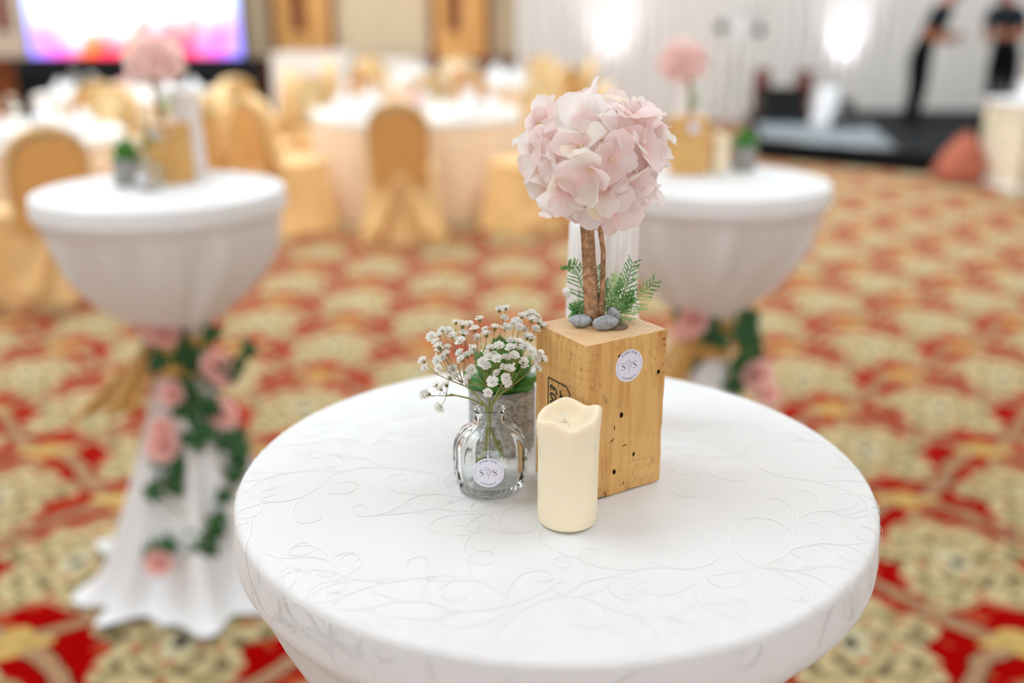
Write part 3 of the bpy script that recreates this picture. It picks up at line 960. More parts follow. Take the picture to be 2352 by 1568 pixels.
# fern sprigs
def fern(label, foot, tip, bend, L2=0.018, seed=1):
    rnd = random.Random(seed); foot = Vector(foot); tip = Vector(tip)
    t = thing('fern_sprig', label, 'fern', foot, 0, 'fern sprigs on the block')
    d = tip - foot; n = 16
    side = d.cross(Vector((0, 1, 0))); side = side.normalized() if side.length > 1e-5 else Vector((1, 0, 0))
    mid = lambda s: d * s + Vector(bend) * sin(s * pi)
    b = MB(); b.tube([mid(i / n) for i in range(n + 1)], [0.0007 * (1 - 0.7 * i / n) + 0.0002 for i in range(n + 1)], 5); b.build('stem', M['fern'], t)
    b = MB()
    for i in range(3, n + 1):
        s = i / n; p = mid(s); tang = (mid(min(1, s + 0.02)) - mid(s - 0.02)).normalized()
        for sg in (-1, 1):
            ln = L2 * (1.0 - 0.75 * s) * (0.7 + 0.5 * rnd.random()) + 0.002
            out = (tang * 0.75 + side * sg * 0.75 + Vector((0, rnd.uniform(-.5, .5), 0))).normalized()
            m = max(3, int(ln / 0.0022))
            b.tube([p, p + out * ln * 0.5, p + out * ln], [0.0004, 0.0004, 0.00015], 4)
            for k in range(1, m + 1):
                q = p + out * ln * k / m
                for s2 in (-1, 1):
                    o2 = (out * 0.9 + side * sg * s2 * 0.5 + tang * s2 * 0.5 + Vector((rnd.uniform(-.2, .2), rnd.uniform(-.5, .5), rnd.uniform(-.2, .2)))).normalized()
                    b.tube([q, q + o2 * 0.0022, q + o2 * 0.0042], [0.00055, 0.0006, 0.0001], 4)
    b.build('frond', M['fern'], t)
FB = Vector((0.043, -0.004, ZB))
for (lab, (u, v, y), bend, L2) in (
        ('bright fern sprig reaching furthest towards the far table, its tip highest in the air', (1500, 648, 0.004), (0.0, 0.0, -0.006), 0.017),
        ('fern sprig rising steeply with its tip against the white log edge', (1452, 604, 0.012), (0.004, 0, -0.004), 0.017),
        ('upright fern sprig growing between the trunk and the thin twig', (1372, 612, 0.012), (-0.004, 0.004, 0), 0.014),
        ('short fern sprig in the middle of the fern clump', (1420, 642, -0.002), (0.0, 0.0, 0.004), 0.013),
        ('low fern sprig spreading just above the block top', (1446, 684, -0.006), (0.0, 0.0, 0.002), 0.012)):
    fern(lab, FB + Vector((random.uniform(-.003, .003), random.uniform(-.003, .003), 0)), at(u, v, y=y), bend, L2, len(lab))
fern('pale fern tip poking out past the trunk under the petals', Vector((0.034, 0.006, ZB)), at(1304, 612, y=0.02), (-0.002, 0.002, 0.016), 0.012, 3)
fern('low fern tip over the flat pebble', Vector((0.034, 0.004, ZB)), at(1318, 716, y=0.006), (-0.002, 0, 0.004), 0.010, 8)

# ------------------------------------------------------------------ whitewashed log, candle, planter, vase
def make_log(label, loc, rz=0.0):
    t = thing('whitewashed_log', label, 'log', loc, rz, 'whitewashed logs')
    b = MB(); n = 40
    prof = [(0.0005, 0.0), (0.0385, 0.0)] + [(0.0385 - 0.0028 * k / 14, 0.214 * k / 14) for k in range(1, 15)] + [(0.034, 0.2185), (0.030, 0.220), (0.0005, 0.220)]
    def f(a, r, z, j):
        if r < 0.01: return r, z
        k = 0.05 * noise.noise(Vector((cos(a) * 2.2, sin(a) * 2.2, z * 8))) + 0.035 * noise.noise(Vector((cos(a) * 7, sin(a) * 7, z * 12)))
        if z < 0.115 and cos(a - 0.05) > 0.55: k += 0.10 * min(1, (cos(a - 0.05) - 0.55) * 5)
        return r * (1 + k), z + (0.003 * noise.noise(Vector((cos(a), sin(a), 3))) if z > 0.2 else 0)
    b.lathe(prof, n, f); b.build('body', M['log'], t)
    for (a, z, L) in ((pi * 1.02, 0.142, 0.008), (0.02, 0.128, 0.007)):
        b = MB(); d = Vector((cos(a), sin(a), 0.6)).normalized(); p = Vector((cos(a) * 0.034, sin(a) * 0.034, z))
        b.tube([p, p + d * L * 0.6, p + d * L], [0.006, 0.0045, 0.002], 8); b.build('branch_stub', M['log'], t)
    return t
make_log('white painted log standing right behind the pine block, sharpest of the logs', (0.0545, 0.128, BT))

def make_candle(label, loc, rz=0.0):
    t = thing('pillar_candle', label, 'candle', loc, rz, 'ivory pillar candles')
    b = MB(); n = 48; r0 = 0.0262; H = 0.1005
    prof = [(0.0005, 0.0), (0.0235, 0.0), (0.0255, 0.0012), (r0, 0.004)] + [(r0, 0.004 + (H - 0.03 - 0.004) * k / 6) for k in range(1, 7)]
    prof += [(r0, H - 0.018), (r0 + 0.0003, H - 0.009), (r0 + 0.0002, H - 0.003), (r0 - 0.001, H), (r0 - 0.0035, H + 0.0008), (r0 - 0.006, H - 0.002), (0.016, H - 0.0075), (0.010, H - 0.010), (0.005, H - 0.0105), (0.0005, H - 0.0105)]
    def f(a, r, z, j):
        if z < H - 0.03 or r < 0.012: return r, z
        w = 0.0034 * sin(a + 0.6) + 0.0022 * sin(3 * a + 1.9) + 0.0016 * sin(5 * a + 0.4)
        d = 0.0022 * max(0, sin(4 * a + 1.0)) ** 2 + 0.0012 * max(0, sin(7 * a)) ** 2
        k = min(1, max(0, (z - (H - 0.03)) / 0.03))
        edge = 1 if r > 0.02 else (r - 0.012) / 0.008 * 0.5
        return r + (d * k if r > 0.0245 else 0), z + w * k * edge
    b.lathe(prof, n, f); o = b.build('body', M['wax'], t)
    sub_mod(o, 1)
    for (a, L, w) in ((-0.55, 0.024, 0.0022), (-2.75, 0.030, 0.0018), (-1.2, 0.014, 0.0016), (0.5, 0.02, 0.0018)):
        b = MB(); P = []; rad = []
        for k in range(7):
            s = k / 6
            P.append((cos(a + 0.03 * sin(5 * s)) * (r0 - 0.6 * w), sin(a + 0.03 * sin(5 * s)) * (r0 - 0.6 * w), H - 0.005 - L * s)); rad.append(w * (0.9 - 0.5 * s + 0.35 * (s > 0.8)))
        b.tube(P, rad, 8); b.build('wax_drip', M['wax'], t)
    b = MB(); b.tube([(-0.003, 0.006, H - 0.011), (-0.0032, 0.006, H - 0.006), (-0.0028, 0.006, H - 0.001)], [0.0017, 0.0015, 0.0006], 8); b.build('wick', M['wick'], t)
    return t
make_candle('sharp ivory pillar candle with melted rim in front of the pine block', (0.0083, -0.0990, BT))

def spiral_pts(cx, cy, r, turns, a0, sg):
    return [(cx + r * (1 - 0.85 * k / 24) * cos(a0 + sg * turns * 2 * pi * k / 24), cy + r * (1 - 0.85 * k / 24) * sin(a0 + sg * turns * 2 * pi * k / 24)) for k in range(25)]

def make_pot(label, loc, rz=0.0, detail=True):
    t = thing('succulent_planter', label, 'potted plant', loc, rz, 'succulents in grey planters')
    b = MB(); r = 0.0335; H = 0.066
    b.lathe([(0.0005, 0), (r - 0.003, 0), (r - 0.001, 0.0015), (r, 0.004), (r, H - 0.002), (r - 0.001, H), (r - 0.003, H), (r - 0.004, H - 0.004), (r - 0.004, H - 0.012), (0.0005, H - 0.012)], 48)
    b.build('pot', M['pot'], t)
    if detail:
        b = MB()
        def wrap(p):
            a = p[0] / r; return Vector((sin(a) * (r + 0.0001), -cos(a) * (r + 0.0001), p[1]))
        upf = lambda p: Vector((p.x, p.y, 0)).normalized()
        per = 2 * pi * r / 8
        for i in range(8):
            for j in range(3):
                cx = (i + 0.5 * (j % 2)) * per; cy = 0.013 + j * 0.0195
                for sg in (-1, 1):
                    for sv in (-1, 1):
                        b.ribbon([wrap(q) for q in spiral_pts(cx + sg * 0.0062, cy + sv * 0.0046, 0.0042, 1.3, pi / 2 * (1 - sg), sg * sv)], 0.0015, upf, 0.0006)
                dia = [(cx, cy + 0.0088), (cx + 0.0035, cy + 0.004), (cx, cy), (cx - 0.0035, cy + 0.004), (cx, cy + 0.0088)]
                b.ribbon([wrap(q) for q in dia], 0.0011, upf, 0.0006)
                big = [(cx + per * 0.5 * cos(k * pi / 12), cy + 0.0098 * sin(k * pi / 12)) for k in range(25)]
                b.ribbon([wrap(q) for q in big], 0.0010, upf, 0.0005)
        b.build('scroll_relief', M['potline'], t)
    b = MB(); b.lathe([(0.0005, H - 0.007), (r - 0.0042, H - 0.008)], 24); b.build('soil', M['soil'], t)
    rnd = random.Random(5)
    def leaf_me():
        b = MB(); n = 9
        for i in range(n + 1):
            s = i / n
        def ring(s):
            w = 0.30 * sin(pi * min(1, s ** 0.75 * 0.93 + 0.07)) ** 0.7 + 0.02; th = w * 0.42
            return w, th
        N = 10; bb = len(b.v)
        for i in range(n + 1):
            s = i / n; w, th = ring(s) if i < n else (0.004, 0.004)
            cz = 0.28 * s * s
            for k in range(N):
                a = 2 * pi * k / N
                yy = cos(a) * w; zz = sin(a) * th + (0.35 * yy * yy / max(w, .05))
                b.v.append((s, yy, cz + zz))
        for i in range(n):
            for k in range(N): b.quad(i * N + k, i * N + (k + 1) % N, (i + 1) * N + (k + 1) % N, (i + 1) * N + k)
        return b.mesh('leaf', M['succ'])
    me = leaf_me()
    cnt = 0
    for ring, (m, el, L, z0) in enumerate(((9, 0.12, 0.040, 0.0), (8, 0.5, 0.041, 0.004), (7, 0.85, 0.042, 0.008), (5, 1.15, 0.040, 0.012), (3, 1.4, 0.032, 0.014))):
        for k in range(m):
            a = 2 * pi * (k + 0.5 * (ring % 2)) / m + rnd.uniform(-.15, .15); e = el + rnd.uniform(-.1, .1)
            o = link('leaf', me, t)
            o.matrix_local = Matrix.Translation((0.004 * cos(a), 0.004 * sin(a), H - 0.006 + z0)) @ Matrix.Rotation(a, 4, 'Z') @ Matrix.Rotation(-e, 4, 'Y') @ Matrix.Scale(L * rnd.uniform(0.9, 1.08), 4)
    return t
make_pot('green succulent in a sharp grey scroll planter behind the glass bottle vase', (-0.0500, 0.060, BT))

def make_vase(label, loc, rz=0.0, detail=True):
    t = thing('glass_bud_vase', label, 'vase', loc, rz, 'small glass bottle vases')
    b = MB(); n = 84; H = 0.0795
    outer = [(0.0005, 0.0), (0.024, 0.0), (0.0285, 0.0008), (0.0305, 0.003), (0.0318, 0.010), (0.0328, 0.016), (0.0331, 0.022), (0.0331, 0.036), (0.0327, 0.043), (0.0312, 0.049), (0.028, 0.0548), (0.0235, 0.0592), (0.0185, 0.0622), (0.0148, 0.0645), (0.0134, 0.0665), (0.0137, 0.0685), (0.0146, 0.0698), (0.0142, 0.0712), (0.0130, 0.0725), (0.0130, 0.0745), (0.0144, 0.0760), (0.0150, 0.0775), (0.0146, 0.0792), (0.0132, 0.0798)]
    inner = [(0.0112, 0.0790), (0.0104, 0.0760), (0.0102, 0.0665), (0.0125, 0.0628), (0.0185, 0.0590), (0.0236, 0.0552), (0.0274, 0.0495), (0.0296, 0.043), (0.0300, 0.022), (0.0292, 0.0125), (0.027, 0.0098), (0.0005, 0.009)]
    NF = 14
    def f(a, r, z, j):
        if j < len(outer):
            if 0.001 < z < 0.064 and r > 0.012:
                c = abs(cos(a * NF / 2))
                k = 0.11 * (c ** 0.6 - 0.6)
                if z < 0.012: k = 0.045 * (abs(cos(a * NF / 2)) - 0.6)
                return r * (1 + k), z
        return r, z
    b.lathe(outer + inner, n, f); o = b.build('bottle', M['glass'], t)
    st = make_sticker('sticker', 0.0142, t)
    # curve the paper round the glass: sticker sits tangent to the front
    st.location = (-0.001, -0.0343, 0.0305); st.rotation_euler = (pi / 2 - 0.02, 0, 0)
    return t
VL = Vector((-0.0603, -0.0350, BT))
make_vase('clear fluted glass bottle vase with sticker, beside the sharp ivory candle', VL)

# ------------------------------------------------------------------ gypsophila
def blossom_mesh(seed):
    rnd = random.Random(seed); b = MB()
    for ring, (m, el, L) in enumerate(((7, 0.25, 1.0), (6, 0.7, 0.95), (5, 1.1, 0.85), (3, 1.4, 0.75))):
        for k in range(m):
            a = 2 * pi * k / m + ring + rnd.uniform(-.3, .3); e = el + rnd.uniform(-.15, .15)
            Mx = Matrix.Rotation(a, 4, 'Z') @ Matrix.Rotation(-e, 4, 'Y')
            q = []
            for (x, y, z) in ((0, 0, 0), (0.55, -0.36, 0.10), (0.6, 0.0, -0.04), (0.55, 0.36, 0.10), (1.0, -0.30, 0.0), (1.08, 0.05, 0.10), (0.98, 0.32, -0.02)):
                q.append(b.add((Mx @ Vector((x * L, y * L, z * L + rnd.uniform(-.06, .06)))) * 0.0042))
            b.f += [(q[0], q[1], q[2]), (q[0], q[2], q[3]), (q[1], q[4], q[5], q[2]), (q[2], q[5], q[6], q[3])]; b.m += [0] * 4
    b.mi = 1
    b.lathe([(0.0001, -0.0022), (0.0010, -0.0018), (0.0014, -0.0004), (0.0011, 0.0010)], 7)
    return b.mesh('blossom', [M['gyp'], M['gypc']])
BLOS = [blossom_mesh(i) for i in range(4)]
b = MB(); b.ell((0, 0, 0), (0.0011, 0.0011, 0.0014), 6, 4); BUD = b.mesh('bud', M['gyp'])

MOUTH = VL + Vector((0, 0, 0.0795))
# blossoms read off the photograph: (u, v, depth offset from the vase mouth)
sprigs = {
 'gypsophila sprig arching out lowest over the tabletop, with the fewest blossoms': ([(975, 907, -.01), (983, 905, -.012), (1011, 934, -.02), (1003, 885, 0), (1012, 893, -.004), (1025, 884, .004), (1033, 868, .01)], (1035, 905, -.006)),
 'gypsophila sprig leaning furthest away from the block with a wide open head': ([(972, 829, -.006), (976, 845, -.012), (1005, 828, .0), (1017, 823, -.006), (991, 774, .012), (1002, 786, .004), (1016, 758, .01), (1030, 762, .016), (1008, 770, .0), (1008, 797, -.004), (1013, 804, .006), (1027, 799, .0), (1025, 812, -.008), (1040, 772, .008), (1047, 741, .016), (1063, 748, .01), (1078, 745, .02), (1058, 785, -.004), (1065, 768, .006), (1008, 846, -.01), (1040, 850, .0), (1047, 862, -.006)], (1062, 880, 0)),
 'gypsophila sprig at the centre of the vase rising tallest': ([(1148, 712, .012), (1162, 708, .016), (1102, 734, .006), (1158, 731, .01), (1090, 757, .0), (1096, 775, .008), (1115, 757, .014), (1117, 769, .004), (1137, 754, .01), (1162, 754, .018), (1087, 801, -.008), (1057, 811, -.004), (1060, 826, -.012), (1072, 818, .0), (1082, 813, -.006), (1075, 870, -.014), (1084, 850, -.01), (1077, 878, -.006), (1121, 900, -.022), (1109, 833, -.016), (1116, 842, -.01), (1123, 823, -.02)], (1118, 880, -.006)),
 'gypsophila sprig bending towards the block with the densest bunch of blossoms': ([(1127, 801, -.014), (1146, 795, -.018), (1151, 801, -.01), (1172, 800, -.012), (1188, 798, -.006), (1192, 788, -.016), (1207, 798, -.012), (1220, 808, -.018), (1241, 812, -.012), (1248, 825, -.018), (1233, 847, -.02), (1230, 824, -.012), (1203, 830, -.022), (1201, 839, -.016), (1180, 818, -.02), (1162, 823, -.016), (1143, 825, -.024), (1133, 818, -.012), (1118, 838, -.018), (1157, 845, -.022), (1171, 849, -.026), (1141, 858, -.02), (1163, 868, -.024), (1165, 880, -.02), (1132, 876, -.026), (1122, 812, -.006)], (1165, 892, -.012)),
 'gypsophila sprig at the back whose head touches the top corner of the block': ([(1199, 727, .016), (1186, 741, .02), (1193, 751, .01), (1209, 724, .022), (1220, 722, .018), (1232, 727, .024), (1237, 741, .016), (1243, 749, .02), (1231, 757, .012), (1222, 735, .01), (1203, 757, .02), (1212, 775, .006), (1221, 779, .014), (1172, 783, .004), (1180, 745, .01)], (1150, 890, .008)),
}
brnd = random.Random(3)
for lab, (pts, node) in sprigs.items():
    t = thing('gypsophila_sprig', lab, 'flower', MOUTH, 0, 'gypsophila sprigs in the glass vase')
    nd = at(node[0], node[1], y=MOUTH.y + node[2]) - MOUTH
    foot = Vector((brnd.uniform(-.016, .016), brnd.uniform(-.012, .012), -0.0655 + brnd.uniform(0, .02)))
    neck = Vector((max(-.0062, min(.0062, nd.x * 0.10)), brnd.uniform(-.004, .004), 0.001))
    low = Vector((neck.x * 0.6, neck.y, -0.016))
    b = MB()
    b.tube([foot, low, neck, neck.lerp(nd, 0.5) + Vector((0, 0, 0.002)), nd], [0.0009, 0.0010, 0.0010, 0.0009, 0.0008], 6)
    b.build('stem', M['green_stem'], t)
    loc = [at(u, v, y=MOUTH.y + dy) - MOUTH for (u, v, dy) in pts]
    # branchlets: cluster by angle, three blossoms to a branch
    order = sorted(range(len(loc)), key=lambda i: atan2(loc[i].z - nd.z, loc[i].x - nd.x))
    b = MB()
    for c in range(0, len(order), 4):
        grp = order[c:c + 4]
        cen = sum((loc[i] for i in grp), Vector()) / len(grp)
        hub = nd.lerp(cen, 0.6) + Vector((brnd.uniform(-.002, .002), brnd.uniform(-.003, .003), -0.003))
        b.tube([nd - (nd - neck) * 0.25 * brnd.random(), nd.lerp(hub, 0.5) + Vector((0, 0, -.001)), hub], [0.0006, 0.0005, 0.0004], 5)
        for i in grp:
            mid = hub.lerp(loc[i], 0.55) + Vector((brnd.uniform(-.001, .001), 0, -.0008))
            b.tube([hub, mid, loc[i]], [0.0003, 0.00026, 0.00024], 4)
    b.build('branchlets', M['stem_brown'], t)
    for i, p in enumerate(loc):
        out = ((p - nd).normalized() + Vector((brnd.uniform(-.4, .4), brnd.uniform(-.9, .2), brnd.uniform(-.1, .6)))).normalized()
        o = link('blossom', BLOS[i % 4], t); s = brnd.uniform(0.92, 1.38)
        o.matrix_local = Matrix.Translation(p) @ frame_z(out, brnd.uniform(0, 6)) @ Matrix.Scale(s, 4)
        if i % 5 == 0:
            o = link('bud', BUD, t, p + Vector((brnd.uniform(-.006, .006), brnd.uniform(-.004, .004), brnd.uniform(-.006, .006))))

# ------------------------------------------------------------------ arrangements on the two blurred tables
def far_sprig(label, loc, seed, n=26, sp=0.045, h=0.075):
    rnd = random.Random(seed)
    t = thing('gypsophila_sprig', label, 'flower', loc, 0, 'gypsophila on the blurred tables')
    b = MB(); nd = Vector((0, 0, 0.02)); b.tube([(0, 0, -0.05), (0, 0, 0), nd], 0.0012, 6)
    pts = []
    for i in range(n):
        d = Vector((rnd.gauss(0, 1), rnd.gauss(0, 0.8), abs(rnd.gauss(0.9, 0.6)))).normalized()
        p = nd + Vector((d.x * sp, d.y * sp, d.z * h)) * rnd.uniform(0.6, 1.0); pts.append(p)
        b.tube([nd, nd.lerp(p, 0.5) + Vector((0, 0, .004)), p], [0.0006, 0.0005, 0.0003], 4)
    b.build('stem', M['green_stem'], t)
    for i, p in enumerate(pts):
        o = link('blossom', BLOS[i % 4], t); o.matrix_local = Matrix.Translation(p) @ frame_z((p - nd), rnd.uniform(0, 6)) @ Matrix.Scale(0.95, 4)

def arrangement(c, items):
    for kind, dx, dy, rz, lab in items:
        loc = Vector((c.x + dx, c.y + dy, BT))
        if kind == 'block': make_block(lab, loc, rz, False)
        elif kind == 'log': make_log(lab, loc, rz)
        elif kind == 'candle': make_candle(lab, loc, rz)
        elif kind == 'pot': make_pot(lab, loc, rz, False)
        elif kind == 'vase': make_vase(lab, loc, rz)
lb = at(395, 418, z=TT) - LEFT; lp = at(290, 428, z=TT) - LEFT; lv = at(345, 436, z=TT) - LEFT; ll = at(440, 400, z=TT) - LEFT; lc = at(318, 412, z=TT) - LEFT
arrangement(LEFT, [
    ('block', lb.x, lb.y, -0.55, 'blurred pine block on the cocktail table in front of the gold chairs'),
    ('log', ll.x, ll.y, 1.0, 'tall blurred white log behind the pine block on the ivy-wrapped table'),
    ('candle', lc.x, lc.y + 0.03, 0.4, 'ivory candle glowing behind the small planter on the ivy-wrapped table'),
    ('pot', lp.x, lp.y + 0.02, 0.5, 'blurred grey planter with succulent on the ivy-wrapped table'),
    ('vase', lv.x, lv.y + 0.005, -0.2, 'blurred glass vase with sticker between planter and pine block')])
far_hydrangea('blurred pink hydrangea in front of the bright screen', (LEFT.x + lb.x - 0.012, LEFT.y + lb.y, BT + BH), 0.3, 11, 1.0)
far_sprig('blurred gypsophila in the vase on the ivy-wrapped table', (LEFT.x + lv.x, LEFT.y + lv.y + 0.005, BT + 0.08), 5, 34, 0.07, 0.10)
rb = at(1578, 398, z=TT) - RIGHT; rc = at(1648, 396, z=TT) - RIGHT; rp = at(1706, 392, z=TT) - RIGHT; rl = at(1575, 372, z=TT) - RIGHT
arrangement(RIGHT, [
    ('block', rb.x, rb.y, 0.06, 'blurred pine block on the table standing on open carpet'),
    ('log', rl.x, rl.y, 2.0, 'blurred white log behind the pine block on the open-carpet table'),
    ('candle', rc.x, rc.y, 1.4, 'blurred ivory candle between pine block and planter on the open-carpet table'),
    ('pot', rp.x, rp.y, 0.2, 'blurred grey planter with succulent on the open-carpet table')])
far_hydrangea('blurred pink hydrangea in front of the white stage drape', (RIGHT.x + rb.x, RIGHT.y + rb.y, BT + BH), 1.3, 17, 0.95)
fern_l = Vector((LEFT.x + lb.x, LEFT.y + lb.y - 0.005, BT + BH))
fern('blurred fern sprig at the hydrangea foot on the ivy-wrapped table', fern_l, fern_l + Vector((0.012, -0.01, 0.07)), (0.004, 0, 0), 0.03, 4)
fern_r = Vector((RIGHT.x + rb.x, RIGHT.y + rb.y - 0.005, BT + BH))
fern('blurred fern sprig at the hydrangea foot on the open-carpet table', fern_r, fern_r + Vector((0.004, -0.01, 0.07)), (0.003, 0, 0), 0.03, 6)

# ------------------------------------------------------------------ ivy and rose garlands
def ivy_mesh():
    b = MB()
    out = [(0, -0.1), (0.35, -0.32), (0.42, 0.05), (0.85, 0.12), (0.48, 0.42), (0.35, 0.62), (0, 1.05), (-0.35, 0.62), (-0.48, 0.42), (-0.85, 0.12), (-0.42, 0.05), (-0.35, -0.32)]
    c = b.add((0, 0.02, 0.0)) if False else None
    top = [b.add((x * 0.03, y * 0.03, -0.010 * (x * x + 0.3 * y * y) * 1.0 + 0.0004)) for x, y in out]; ct = b.add((0, 0.0075, 0.002))
    bot = [b.add((x * 0.03, y * 0.03, -0.010 * (x * x + 0.3 * y * y) * 1.0 - 0.0004)) for x, y in out]; cb = b.add((0, 0.0075, 0.0012))
    n = len(out)
    for k in range(n):
        k2 = (k + 1) % n
        b.quad(ct, top[k], top[k2]); b.quad(cb, bot[k2], bot[k]); b.quad(top[k], bot[k], bot[k2], top[k2])
    return b.mesh('leaf', M['ivy'], False)
IVY = ivy_mesh()
def rose_mesh():
    b = MB(); rnd = random.Random(2)
    for ring, (m, r, h, fl) in enumerate(((3, 0.006, 0.020, -0.1), (4, 0.011, 0.021, 0.05), (5, 0.016, 0.019, 0.25), (5, 0.021, 0.015, 0.6))):
        for k in range(m):
            a0 = 2 * pi * k / m + ring * 0.6; span = 2 * pi / m * 0.72
            def f(u, v, a0=a0, span=span, r=r, h=h, fl=fl):
                a = a0 + (u - 0.5) * 2 * span * (0.35 + 0.65 * sin(v * pi * 0.5))
                rr = r * (0.35 + 0.75 * sin(v * pi * 0.5)) + fl * 0.012 * v * v
                return (rr * cos(a), rr * sin(a), h * v * (1 - 0.25 * ((u - 0.5) * 2) ** 2))
            b.grid(6, 5, f)
    return b.mesh('rose', M['rose'])
ROSE = rose_mesh()
def garland(label, c, leaves, roses, seed, vine):
    rnd = random.Random(seed)
    t = thing('ivy_garland', label, 'garland', (c.x, c.y, 0), 0, 'ivy and rose garlands')
    inv = Vector((c.x, c.y, 0))
    prof = [p for p in cover_profile() if p[1] < 0.73]
    def surf(u, v, pad):
        # march the pixel ray to the skirt's surface
        best = None
        for k in range(60):
            y = c.y - 0.34 + k * 0.006
            p = at(u, v, y=y); d = sqrt((p.x - c.x) ** 2 + (p.y - c.y) ** 2)
            rr = 0.08
            for (r1, z1), (r2, z2) in zip(prof, prof[1:]):
                if z2 <= p.z <= z1: rr = r1 + (r2 - r1) * (z1 - p.z) / max(1e-6, z1 - z2)
            if d < rr * 1.12 + pad: best = p; break
            if best is None or d < best[1] if isinstance(best, tuple) else False: pass
        if best is None: best = at(u, v, y=c.y - 0.08)
        return best - inv
    b = MB(); P = [surf(u, v, 0.008) for (u, v) in vine]
    Q = []
    for a, d in zip(P, P[1:]):
        for k in range(5): Q.append(a.lerp(d, k / 5))
    Q.append(P[-1])
    b.tube(Q, 0.0025, 6); b.build('vine', M['green_stem'], t)
    for (u, v) in leaves:
        p = surf(u, v, 0.015)
        o = link('leaf', IVY, t)
        nrm = Vector((p.x * 3 + rnd.uniform(-.5, .5), -1.0, rnd.uniform(-.1, .7))).normalized()
        o.matrix_local = Matrix.Translation(p) @ frame_z(nrm, rnd.uniform(0, 6.28)) @ Matrix.Scale(rnd.uniform(1.35, 2.0), 4)
    for (u, v, s) in roses:
        p = surf(u, v, 0.02)
        nrm = Vector((p.x * 2 + rnd.uniform(-.3, .3), -1.0, rnd.uniform(0, .6))).normalized()
        o = link('rose', ROSE, t); o.matrix_local = Matrix.Translation(p) @ frame_z(nrm, rnd.uniform(0, 6)) @ Matrix.Scale(s * 1.35, 4)
        o['label'] = 'pale pink rose'
garland('ivy garland with pink roses spiralling down the cocktail table before the gold chairs', LEFT,
    [(380, 790), (430, 800), (350, 770), (400, 825), (425, 870), (450, 900), (470, 800), (495, 775), (560, 800), (535, 830), (450, 960), (432, 1000), (350, 1060), (390, 1090), (412, 1120), (345, 1140), (365, 1048), (442, 1022), (470, 930), (480, 980), (540, 1040), (560, 1010), (520, 1150), (500, 1200), (450, 1232), (470, 1252), (440, 1262), (482, 1215), (370, 1255), (345, 1258), (505, 1010), (530, 990), (405, 780), (460, 850), (440, 830), (370, 815), (480, 880), (415, 950), (545, 1080), (385, 1065), (410, 1075)],
    [(360, 752, 1.0), (392, 768, 0.9), (500, 835, 1.0), (508, 865, 0.7), (512, 945, 1.1), (400, 905, 0.9), (375, 985, 0.8), (378, 1025, 1.1), (368, 1288, 0.9), (1, 1, 0) if False else (530, 870, 0.5)], 4,
    [(340, 765), (420, 800), (480, 860), (440, 940), (480, 1000), (400, 1080), (350, 1130), (420, 1180), (500, 1200), (450, 1260)])
garland('ivy garland with pink roses on the cocktail table standing on open carpet', RIGHT,
    [(1555, 715), (1705, 720), (1640, 745), (1690, 760), (1722, 790), (1715, 820), (1700, 850), (1730, 870), (1742, 892), (1690, 888), (1580, 800), (1572, 830), (1660, 770), (1600, 740), (1620, 760), (1560, 740), (1715, 745), (1725, 840), (1705, 880), (1735, 815)],
    [(1590, 735, 1.0), (1572, 765, 0.9), (1580, 748, 0.8), (1735, 858, 1.1), (1762, 905, 0.8)], 8,
    [(1550, 720), (1610, 755), (1680, 760), (1720, 800), (1700, 850), (1740, 900)])

